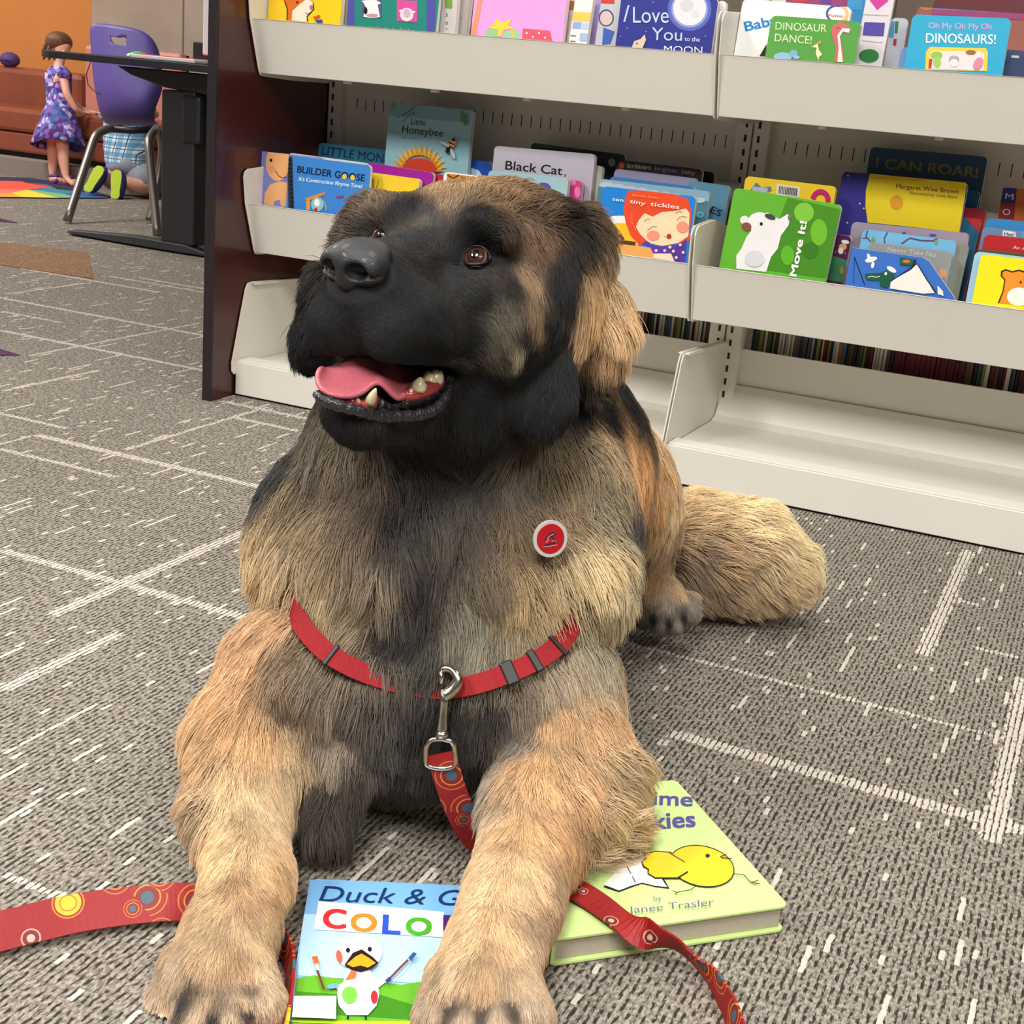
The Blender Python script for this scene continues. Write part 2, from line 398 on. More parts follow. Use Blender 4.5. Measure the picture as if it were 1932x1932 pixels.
# ------------------------------------------------------------------ rug with coloured wedges
ra_ = onz(215, 374, 0); rbk = onz(104, 338, 0); rl = onz(-260, 372, 0); rbl = onz(-260, 330, 0)
t = thing('rug', 'bright rug of red, yellow, green and blue wedges in front of the couch', 'rug', ((ra_[0]+rl[0])/2, (ra_[1]+rbl[1])/2, 0))
def up(p, z): return np.array([p[0], p[1], z])
MB().prism([up(p, .001) for p in (ra_, rbk, rbl, rl)], (0, 0, .004), mat('rug_backing', (44, 40, 70), .9)).build('border', None, t)
def Q(x, y): return onz(x, y, .0052)
m = MB()
for col, pts in [((232, 84, 70), [(-250, 334), (40, 342), (95, 353), (50, 358), (-250, 350)]), ((240, 110, 90), [(-250, 350), (50, 358), (20, 364), (-250, 362)]), ((246, 150, 60), [(-250, 362), (20, 364), (45, 372), (-250, 370)]), ((240, 206, 60), [(20, 364), (50, 358), (110, 373), (45, 372)]), ((140, 80, 120), [(40, 343), (88, 348), (112, 357), (95, 353)]), ((60, 130, 150), [(60, 358), (95, 353), (150, 361), (120, 366)]), ((120, 180, 120), [(50, 358), (60, 358), (120, 366), (150, 373), (110, 373)]), ((50, 90, 160), [(120, 366), (150, 361), (205, 373), (150, 373)]), ((170, 90, 70), [(95, 353), (112, 357), (150, 361)])]:
    m.add([Q(*p) for p in pts], [tuple(range(len(pts)))], mat('rug_%02x%02x%02x' % col, col, .95, noise=.08, nscale=200))
m.build('pile', None, t)

# ------------------------------------------------------------------ table with splayed foot, and what stands on it
DKM = mat('charcoal_metal', (46, 46, 50), .42, noise=.05, nscale=60, bump=.2, bscale=700); BLKT = mat('black_table_edge', (34, 34, 40), .5)
fl = onz(130, 442); fr_ = onz(398, 487); fd = fr_-fl; FLn = np.linalg.norm(fd); fd /= FLn; fw_ = np.array([-fd[1], fd[0], 0])
YT = fl[1]-.16
tl = ony(70, 93, YT); tr = ony(420, 120, YT)
TZ = (tl[2]+tr[2])/2-.004
t = thing('computer_table', 'black table with one charcoal column leg and a long low foot', 'table', tuple(fl+fd*FLn*.5))
x0t, x1t = tl[0], -1.78
mb = MB()
R_ = .05; top = [(x0t+R_, YT)]+[(x1t, YT), (x1t, YT+1.5), (x0t+R_, YT+1.5)]+[(x0t+R_-R_*cos(radians(a))*1, YT+1.5-R_+R_*sin(radians(a))) for a in (60, 30, 0)]+[(x0t+R_-R_*cos(radians(a)), YT+R_-R_*sin(radians(a))) for a in (0, 30, 60)]
MB().prism([(x, y, TZ-.024) for x, y in top], (0, 0, .024), BLKT).build('tabletop', None, t, bevel=.003)
ca_ = onz(312, 462); cb = onz(365, 467)
cy = fl[1]; cx0, cx1 = ony(303, 300, cy-.045)[0], ony(366, 300, cy-.045)[0]
MB().box(cx0, cx1, cy-.045, cy+.045, .03, TZ-.09).build('column', DKM, t, bevel=.008)
MB().prism([(cx0-.20, cy-.03, TZ-.030), (cx1+.1, cy-.03, TZ-.030), (cx1+.1, cy-.03, TZ-.10), (cx0, cy-.03, TZ-.085), (cx0-.14, cy-.03, TZ-.055)], (0, .06, 0), DKM).build('support_arm', None, t, bevel=.004)
ft = [(fl+fd*0.0, .012, .008), (fl+fd*.03, .024, .014), (fl+fd*FLn*.5, .034, .03), (fl+fd*FLn*.85, .032, .028), (fl+fd*FLn, .020, .010)]
V = []
for p, hw, hh in ft:
    for a_, b_ in ((-hw, 0), (hw, 0), (hw*.8, hh), (-hw*.8, hh)): V.append((p[0]+fw_[0]*a_, p[1]+fw_[1]*a_, .006+b_))
mb = MB().add(V, [(i*4+j, i*4+(j+1) % 4, (i+1)*4+(j+1) % 4, (i+1)*4+j) for i in range(4) for j in range(4)]+[(3, 2, 1, 0), (16, 17, 18, 19)], DKM)
mb.build('foot', None, t, bevel=.004)
for q in (.08, .93): 
    p = fl+fd*FLn*q; MB().tube([(p[0], p[1], 0), (p[0], p[1], .008)], .016, TOE, 12).build('glide', None, t)
bx0 = ony(366, 200, cy)[0]
MB().box(cx1+.004, cx1+.5, cy+.06, cy+.10, ony(380, 272, cy)[2], TZ-.03).build('modesty_panel', DKM, t, bevel=.004)
MB().box(cx1-.05, cx1+.03, cy-.055, cy+.05, ony(370, 272, cy)[2], TZ-.10).build('cable_box', BLKT, t, bevel=.014)
a = ony(172, 118, YT+.25); cbp = [ony(x, y, YT+.5) for x, y in ((171, 116), (163, 140), (166, 160), (178, 172), (190, 178))]
MB().tube(cbp, .0022, mat('red_brown_cable', (110, 40, 40), .5), 8).build('cable', None, t, smooth=True)
# on the table
def tz(x, y): return onz(x, y, TZ) if False else ony(x, y, YT+.10)
ka, kb = tz(258, 104), tz(378, 116)
t = thing('learning_tablet', 'flat white device with a red edge lying on the black table', 'tablet', ((ka[0]+kb[0])/2, YT+.14, TZ))
MB().box(ka[0], kb[0], YT+.07, YT+.26, TZ+.0008, TZ+.013).build('case', mat('white_plastic', (226, 222, 224), .35), t, bevel=.003)
MB().box(ka[0]+.01, kb[0]-.02, YT+.085, YT+.25, TZ+.0128, TZ+.0155).build('red_key_field', mat('red_plastic', (214, 70, 60), .4), t, bevel=.001)
ga = tz(245, 100)
t = thing('computer_mouse', 'small green and white mouse beside the white device on the table', 'mouse', (ga[0], YT+.15, TZ))
MB().sphere((ga[0]+.002, YT+.14, TZ+.008), (.028, .038, .0145), mat('green_plastic', (96, 200, 96), .3, coat=.4), 20, 12).build('shell', None, t, smooth=True)
MB().sphere((ga[0]-.008, YT+.135, TZ+.006), (.022, .034, .0115), mat('white_plastic', (226, 222, 224), .35), 20, 12).build('base', None, t, smooth=True)
ma, mb_ = ony(389, 60, YT+.2), ony(409, 60, YT+.2)
t = thing('monitor', 'white-backed monitor edge at the wood panel above the table', 'monitor', ((ma[0]+mb_[0])/2, YT+.2, TZ))
MB().box(ma[0], ma[0]+.38, YT+.18, YT+.21, ony(395, 105, YT+.2)[2], 1.02).build('screen', mat('white_plastic', (226, 222, 224), .35), t, bevel=.005)
MB().box(ma[0]+.02, ma[0]+.03, YT+.185, YT+.20, TZ+.002, ony(395, 104, YT+.2)[2]+.005).build('tab', mat('white_plastic', (226, 222, 224), .35), t, bevel=.001)
na = ony(377, 100, YT+.3)
MB().box(na[0], na[0]+.3, YT+.26, YT+.32, TZ+.001, ony(385, 80, YT+.3)[2]).build('stand', BLKT, t, bevel=.004)

# ------------------------------------------------------------------ purple shell chairs
PSH = mat('purple_shell', (92, 74, 150), .45, noise=.04, nscale=30, bump=.1, bscale=900); LEGM = mat('grey_tube_steel', (128, 120, 116), .35, metal=.7)
CHD = 4.62                                   # camera depth of the chair
def C(x, y, w=CHD): return W(x, y, w)
def chair(label, group=None):
    f1, f2, f3, f4 = onz(127, 422), onz(281, 421), onz(297, 451), onz(398, 418)
    ctr = (f1+f3)/2
    t = thing('school_chair', label, 'chair', (ctr[0], ctr[1], 0), group)
    wf = (f1-CP)@FW; wb = (f3-CP)@FW
    # back and seat shell: rows of points from the top of the back down to the front edge of the seat
    rows = [((170, 42), (205, 46), (262, 54), (284, 68), (298, 96), 0), ((172, 70), (205, 74), (250, 80), (292, 100), (302, 118), .0), ((174, 100), (205, 108), (250, 118), (296, 132), (305, 150), 0), ((177, 140), (205, 150), (250, 158), (290, 168), (304, 174), 0), ((182, 175), (210, 186), (250, 192), (284, 196), (292, 198), .0),
            ((188, 205), (212, 216), (250, 220), (276, 220), (288, 218), .03), ((196, 226), (216, 232), (250, 232), (276, 232), (292, 230), .10), ((202, 232), (220, 236), (252, 236), (278, 236), (298, 232), .26), ((206, 230), (222, 234), (254, 234), (280, 234), (300, 230), .40)]
    V = []
    for r_ in rows:
        for j, (x, y) in enumerate(r_[:5]):
            wrap = .05*((j-2)/2)**2 if r_[5] < .05 else 0
            V.append(C(x, y, wf+.18-wrap*0+r_[5]+wrap))
    n_ = 5; F = [(i*n_+j, i*n_+j+1, (i+1)*n_+j+1, (i+1)*n_+j) for i in range(len(rows)-1) for j in range(n_-1)]
    o = MB().add(V, F, PSH).build('shell', None, t, smooth=True, subsurf=2)
    so_ = o.modifiers.new('t', 'SOLIDIFY'); so_.thickness = .006
    # handle slot cut through the back
    hp_ = [C(x, y, wf+.18) for x, y in ((207, 66), (216, 68), (224, 70), (234, 69), (239, 74), (237, 82), (228, 85), (217, 82), (209, 74))]
    cut = MB().prism([p-FW*.1 for p in hp_], FW*.3).build('cut', None, None)
    bo = o.modifiers.new('b', 'BOOLEAN'); bo.object = cut; bo.solver = 'FAST'
    dg = bpy.context.evaluated_depsgraph_get(); me = bpy.data.meshes.new_from_object(o.evaluated_get(dg)); o.modifiers.clear(); o.data = me; bpy.data.objects.remove(cut)
    tube = lambda pts, nm, m_=LEGM, r=.0165: MB().tube(pts, r, m_, 14).build(nm, None, t, smooth=True)
    fo = lambda f, nm='foot_glide': MB().tube([f+np.array([0, 0, .001]), f+np.array([0, 0, .012])], .011, CHROMEB, 12).build(nm, None, t)
    CHROMEB = mat('bright_steel', (210, 208, 206), .2, metal=1)
    def leg(foot, pts):
        P_ = [foot+np.array([0, 0, .012])]+[W(x, y, w) for x, y, w in pts]; tube(_sm(P_), 'leg'); fo(foot)
    wf1 = wf; w3 = (f3-CP)@FW; w2 = (f2-CP)@FW
    leg(f1, [(165, 300, wf1+.10), (178, 262, wf1+.13), (188, 250, wf1+.15), (205, 243, wf1+.18), (226, 241, wf1+.24)])
    leg(f3, [(285, 320, w3+.05), (281, 275, w3+.07), (283, 260, w3+.09), (290, 250, w3+.12), (296, 242, w3+.2)])
    leg(f2, [(290, 380, w2), (300, 330, w2), (306, 280, w2-.02), (300, 245, w2-.05)])
    tube([W(205, 243, wf+.19), W(250, 246, wf+.22), W(296, 244, wf+.24)], 'seat_rail', mat('seat_rail_black', (30, 24, 32), .4), .014)
    return t, (f4-f2)
def _sm(P_, n=5):
    out = []
    for i in range(len(P_)-1):
        p0 = P_[max(i-1, 0)]; p1 = P_[i]; p2 = P_[i+1]; p3 = P_[min(i+2, len(P_)-1)]
        for k in range(n):
            s_ = k/n; out.append(.5*((2*p1)+(-p0+p2)*s_+(2*p0-5*p1+4*p2-p3)*s_*s_+(-p0+3*p1-3*p2+p3)*s_**3))
    out.append(P_[-1]); return out
t1, off = chair('purple plastic shell chair with grey steel legs behind the black table')
t2 = t1.copy(); COL.objects.link(t2); t2['label'] = 'second purple shell chair, only a grey leg showing beside the maroon panel'
f4 = onz(381, 413); d_ = f4-onz(127, 422)
t2.location = (t1.location[0]+d_[0], t1.location[1]+d_[1], 0); t1['group'] = t2['group'] = 'purple school chairs'
for ch in list(t1.children):
    c_ = ch.copy(); COL.objects.link(c_); c_.parent = t2

# ------------------------------------------------------------------ people: skinned figures with clothes
SKN = mat('child_skin', (232, 172, 146), .55, noise=.04, nscale=40)
def skin_fig(name, verts, edges, radii, m_, parent, sub=2, root=0):
    me = bpy.data.meshes.new(name); org = np.array(parent['wo'])
    me.from_pydata([tuple(np.asarray(v)-org) for v in verts], edges, [])
    o = bpy.data.objects.new(name, me); COL.objects.link(o); o.parent = parent; o['wo'] = parent['wo']
    sm = o.modifiers.new('skin', 'SKIN'); sm.use_smooth_shade = True
    for i, v in enumerate(me.skin_vertices[0].data): v.radius = (radii[i] if hasattr(radii[i], '__len__') else (radii[i], radii[i])); v.use_root = (i == root)
    s2 = o.modifiers.new('sub', 'SUBSURF'); s2.levels = sub; s2.render_levels = sub
    me.materials.append(m_)
    dg = bpy.context.evaluated_depsgraph_get(); m2 = bpy.data.meshes.new_from_object(o.evaluated_get(dg)); o.modifiers.clear(); o.data = m2; m2.shade_smooth()
    return o
# the girl standing at the couch, seen from behind and to the side
gf = onz(112, 350); GW = (gf-CP)@FW
def g(x, y, d=0): return W(x, y, GW+d)
t = thing('person', 'toddler girl in a purple and blue patterned dress standing with hands on the couch', 'person', (gf[0], gf[1], 0))
V = [g(112, 235, .0), g(112, 190, 0), g(110, 150, 0), g(110, 128, 0), g(112, 114, 0),        # 0 pelvis 1 waist 2 chest 3 neck base 4 neck
     g(101, 262, .03), g(100, 300, .04), g(99, 335, .05),                                     # 5-7 far leg
     g(118, 265, -.03), g(120, 305, -.02), g(125, 337, -.02),                                 # 8-10 near leg
     g(120, 146, -.05), g(126, 178, -.06), g(142, 206, -.03), g(157, 214, .02), g(166, 212, .05),            # 11-15 near arm
     g(112, 146, .07), g(125, 176, .10), g(150, 204, .10), g(172, 212, .11), g(184, 213, .11),
     g(118, 92, -.01), g(116, 76, 0), g(112, 345, .08), g(141, 350, -.04)]
E_ = [(0, 1), (1, 2), (2, 3), (3, 4), (4, 21), (21, 22), (0, 5), (5, 6), (6, 7), (7, 23), (0, 8), (8, 9), (9, 10), (10, 24), (2, 11), (11, 12), (12, 13), (13, 14), (14, 15), (2, 16), (16, 17), (17, 18), (18, 19), (19, 20)]
Rr = [.055, .052, .05, .028, .022, .034, .028, .016, .034, .028, .016, .022, .019, .015, .011, .009, .022, .019, .015, .011, .009, .046, .050, .013, .013]
skin_fig('body', V, E_, Rr, SKN, t)
# fingers of both hands lying on the couch edge
for bx, by, dd in ((163, 213, .03), (181, 213, .10)):
    for k in range(5):
        MB().tube([g(bx, by-1+k*.9, dd+k*.004), g(bx+5, by+k*1.1, dd+k*.006), g(bx+(9 if k else 6), by+1.5+k*1.2, dd+k*.006)], [.0042, .004, .003], SKN, 8).build('finger', None, t, smooth=True)
# face, ear, hair
HR = mat('auburn_hair', (112, 72, 46), .5, noise=.35, nscale=120, bump=.6, bscale=260)
MB().sphere(g(121, 96, -.01), (.010, .012, .014), SKN, 10, 8, (RT, UP, FW)).build('cheek', None, t, smooth=True)
MB().sphere(g(131, 97, 0), (.006, .006, .006), SKN, 10, 8, (RT, UP, FW)).build('nose', None, t, smooth=True)
MB().sphere(g(120, 99, -.052), (.008, .013, .005), SKN, 12, 8, (RT, UP, FW)).build('ear', None, t, smooth=True)
MB().sphere(g(129, 90, -.02), (.003, .003, .003), BLKT, 8, 6, (RT, UP, FW)).build('eye', None, t, smooth=True)
MB().tube([g(128, 106, -.012), g(131, 105.5, -.004), g(131, 105, .01)], .0016, mat('lip_pink', (200, 110, 110), .5), 6).build('mouth', None, t, smooth=True)
hm = MB(); hm.sphere(g(111, 80, .0), (.064, .050, .064), HR, 24, 16, (RT, UP, FW)); hm.build('hair', None, t, smooth=True)
for k in range(22):
    a0 = radians(100+k*9); x = 108+14*cos(a0); 
    x = 82+k*1.9; MB().tube([g(x+4, 78+abs(k-8)*.8, -.03+.003*(k % 5)), g(x-1, 94+k % 4, -.03+.004*(k % 5)), g(x+1 if k > 4 else x-2, 106+(k*7) % 9, -.025)], [.009, .0075, .003], HR, 6).build('hair_lock', None, t, smooth=True) if k < 14 else None
DRS = bpy.data.materials.new('flower_print_cotton'); DRS.use_nodes = True; nt = DRS.node_tree; b = nt.nodes['Principled BSDF']; b.inputs['Roughness'].default_value = .85
tc = N(nt, 'TexCoord'); vo = N(nt, 'TexVoronoi'); vo.inputs['Scale'].default_value = 52; nt.links.new(tc.outputs['Object'], vo.inputs['Vector']); s_ = N(nt, 'SeparateColor'); nt.links.new(vo.outputs['Color'], s_.inputs[0])
rp = N(nt, 'ValToRGB'); rp.color_ramp.interpolation = 'CONSTANT'; els = rp.color_ramp.elements
for p_, c_ in ((0, (70, 52, 130)), (.2, (120, 96, 180)), (.42, (60, 100, 160)), (.6, (160, 140, 206)), (.74, (96, 36, 120)), (.88, (200, 186, 226))):
    if p_ in (0,): els[0].color = (*lin(c_), 1); els[0].position = 0
    elif p_ == .2: els[1].position = .2; els[1].color = (*lin(c_), 1)
    else: e2 = els.new(p_); e2.color = (*lin(c_), 1)
nt.links.new(s_.outputs[0], rp.inputs[0]); nt.links.new(rp.outputs[0], b.inputs['Base Color'])
# dress: rings from the neckline to the flared hem
rings = [((111, 129), .040, .034), ((110, 140), .066, .045), ((110, 158), .064, .052), ((111, 178), .060, .052), ((112, 198), .062, .058), ((112, 225), .088, .078), ((111, 252), .112, .095), ((110, 276), .132, .112)]
V = []; nn_ = 28
for i, ((x, y), rx, rw) in enumerate(rings):
    c = g(x, y, 0)
    for j in range(nn_):
        a = 2*pi*j/nn_; wv_ = 1+(.07*sin(7*a+1) if i > 4 else 0)*(i-4)/3
        V.append(c+RT*rx*cos(a)*wv_*.93+FW*rw*sin(a)*wv_+UP*(.004*sin(3*a) if i == 7 else 0))
o = MB().add(V, [(i*nn_+j, i*nn_+(j+1) % nn_, (i+1)*nn_+(j+1) % nn_, (i+1)*nn_+j) for i in range(7) for j in range(nn_)], DRS).build('dress', None, t, smooth=True)
sm_ = o.modifiers.new('t', 'SOLIDIFY'); sm_.thickness = .004
for c, d in ((g(121, 142, -.055), 0), (g(112, 142, .07), 1)): MB().sphere(c, (.034, .022, .030), DRS, 16, 10, (RT, UP, FW)).build('sleeve', None, t, smooth=True)
MB().tube([g(113+8*i/6, 176-12*i/6-3*sin(i), -.06) for i in range(7)], [.006, .008, .007, .009, .007, .008, .005], DRS, 8).build('ruffle', None, t, smooth=True) if False else None
SAN = mat('purple_sandal', (96, 50, 120), .5)
for fx, fy, d in ((106, 345, .06), (132, 348, -.03)):
    p = onz(fx, fy+2, .004); dr = onz(fx+12, fy+3, .004)-p; dr[2] = 0; dr /= np.linalg.norm(dr); sd = np.array([-dr[1], dr[0], 0])
    MB().prism([p+dr*a_+sd*b_ for a_, b_ in ((-.035, -.012), (-.02, -.018), (.03, -.02), (.055, -.012), (.055, .012), (.03, .02), (-.02, .018), (-.035, .012))], (0, 0, .009), SAN).build('sandal', None, t, bevel=.002)
    MB().tube([p+sd*.02+np.array([0, 0, .006]), p+dr*.01+np.array([0, 0, .032]), p-sd*.02+np.array([0, 0, .006])], .0095, SAN, 8).build('sandal_strap', None, t, smooth=True)
    MB().tube([p-dr*.03+np.array([0, 0, .030]), p+np.array([0, 0, .040]), p+dr*.01+np.array([0, 0, .034])], .0105, SAN, 8).build('sandal_strap', None, t, smooth=True)
    MB().tube([p-dr*.03+np.array([0, 0, .02]), p+np.array([0, 0, .022]), p+dr*.045+np.array([0, 0, .016])], [.014, .015, .011], SKN, 10).build('foot', None, t, smooth=True)

# the child kneeling at the couch, seen from behind under the chair
bf = onz(240, 372); BWD = (bf-CP)@FW
def k_(x, y, d=0): return W(x, y, BWD+d)
t = thing('person', 'kneeling child in a blue plaid shirt, grey shorts and lime-soled shoes behind the chair', 'person', (bf[0], bf[1], 0))
SHT = bpy.data.materials.new('plaid_shirt'); SHT.use_nodes = True; nt = SHT.node_tree; b = nt.nodes['Principled BSDF']; b.inputs['Roughness'].default_value = .85
tc = N(nt, 'TexCoord'); mp = N(nt, 'Mapping'); nt.links.new(tc.outputs['Object'], mp.inputs['Vector']); sp = N(nt, 'SeparateXYZ'); nt.links.new(mp.outputs[0], sp.inputs[0])
def stripe(v, per, duty): return mth(nt, 'LESS_THAN', mth(nt, 'FRACT', mth(nt, 'DIVIDE', v, per)), duty)
c0_ = mixc(nt, mth(nt, 'MULTIPLY', stripe(sp.outputs[0], .05, .5), .75), lin((206, 226, 236)), lin((96, 156, 196)))
c0_ = mixc(nt, mth(nt, 'MULTIPLY', stripe(sp.outputs[2], .045, .42), .7), c0_, lin((70, 130, 176)))
c0_ = mixc(nt, stripe(mth(nt, 'ADD', sp.outputs[2], .012), .045, .07), c0_, lin((30, 50, 80))); c0_ = mixc(nt, stripe(mth(nt, 'ADD', sp.outputs[0], .01), .05, .07), c0_, lin((30, 50, 80)))
nt.links.new(c0_, b.inputs['Base Color'])
SHO = mat('grey_shorts', (150, 156, 170), .85, noise=.08, nscale=60); LIME = mat('lime_sole', (190, 214, 30), .5, noise=.06, nscale=200, bump=.4, bscale=400); NAV = mat('navy_shoe', (44, 44, 116), .6)
V = [k_(243, 300, .03), k_(238, 270, .03), k_(235, 225, .06), k_(236, 195, .10), k_(238, 176, .14), k_(240, 160, .16), k_(242, 146, .16),
     k_(225, 322, .03), k_(218, 348, .06), k_(205, 340, -.04), k_(190, 328, -.10),
     k_(262, 325, .02), k_(288, 352, .0), k_(262, 354, -.05), k_(230, 340, -.10),
     k_(270, 212, .08), k_(288, 218, .12), k_(300, 214, .14), k_(206, 215, .10), k_(196, 222, .13), k_(190, 216, .16)]
E_ = [(0, 1), (1, 2), (2, 3), (3, 4), (4, 5), (5, 6), (0, 7), (7, 8), (8, 9), (9, 10), (0, 11), (11, 12), (12, 13), (13, 14), (3, 15), (15, 16), (16, 17), (3, 18), (18, 19), (19, 20)]
Rr = [.085, .085, .088, .07, .03, .05, .05, .06, .045, .036, .026, .06, .045, .036, .026, .030, .024, .016, .030, .024, .016]
skin_fig('body', V, E_, Rr, SKN, t)
rings = [((243, 318), .106, .10, .03), ((244, 305), .112, .104, .03), ((240, 285), .104, .098, .03), ((238, 262), .100, .095, .03), ((236, 235), .100, .095, .05), ((236, 205), .092, .085, .09), ((237, 190), .05, .05, .11)]
V = []
for i, ((x, y), rx, rw, d) in enumerate(rings):
    c = k_(x, y, d)
    for j in range(nn_):
        a = 2*pi*j/nn_; V.append(c+RT*rx*cos(a)*(1+.05*sin(5*a+i*1.3))+FW*rw*sin(a)*(1+.05*sin(6*a+i)))
o = MB().add(V, [(i*nn_+j, i*nn_+(j+1) % nn_, (i+1)*nn_+(j+1) % nn_, (i+1)*nn_+j) for i in range(6) for j in range(nn_)], SHT).build('shirt', None, t, smooth=True)
for a_, b_ in ((k_(266, 205, .08), k_(288, 216, .12)), (k_(212, 208, .08), k_(197, 220, .12))): MB().tube([a_, (a_+b_)/2, b_], [.036, .036, .034], SHT, 14).build('sleeve', None, t, smooth=True)
sh = MB(); sh.tube([k_(243, 300, .03), k_(243, 322, .03), k_(240, 334, .03)], [.098, .104, .085], SHO, 20)
for q_ in ([k_(236, 322, .03), k_(224, 334, .04), k_(216, 346, .05)], [k_(252, 322, .02), k_(270, 338, .0), k_(286, 350, -.02)]): sh.tube(q_, [.075, .066, .052], SHO, 18)
sh.build('shorts', None, t, smooth=True)
MB().sphere(k_(242, 140, .17), (.06, .075, .065), HR, 20, 14, (RT, UP, FW)).build('hair', None, t, smooth=True)
for (cx, cy), (tx, ty) in (((178, 336), (192, 313)), ((219, 346), (221, 322))):
    a_ = k_(cx, cy, -.14); d_ = k_(tx, ty, -.14)-a_; d_ /= np.linalg.norm(d_); s__ = np.cross(d_, FW); s__ /= np.linalg.norm(s__)
    sole = [(.062, .0), (.055, .018), (.035, .026), (.0, .024), (-.03, .020), (-.052, .021), (-.066, .014), (-.070, 0), (-.066, -.014), (-.052, -.021), (-.03, -.020), (0, -.022), (.035, -.024), (.055, -.018)]
    P_ = [a_+d_*u_*1.03+s__*v_*1.0 for u_, v_ in sole]; nrm_ = -FW*.96+RT*.25
    MB().prism(P_, -nrm_*.008, LIME).build('sole', None, t, bevel=.002)
    MB().prism([a_+(p-a_)*1.03-nrm_*.008 for p in P_], -nrm_*.007, mat('white_plastic', (226, 222, 224), .35)).build('midsole', None, t, bevel=.002)
    UPm = MB().sphere(a_-nrm_*.036+RT*.016, (.070, .030, .034), NAV, 20, 12, (d_, s__, nrm_)); UPm.build('shoe_upper', None, t, smooth=True)
    for q in range(3): MB().prism([a_-nrm_*(.022+.03*h_)+s__*(-.0285)*(1 if h_ < .5 else .9)+d_*(-.03+q*.014+u_) for h_, u_ in ((0, 0), (1, .010), (1, .016), (0, .006))], -s__*.0015, LIME).build('shoe_stripe', None, t)
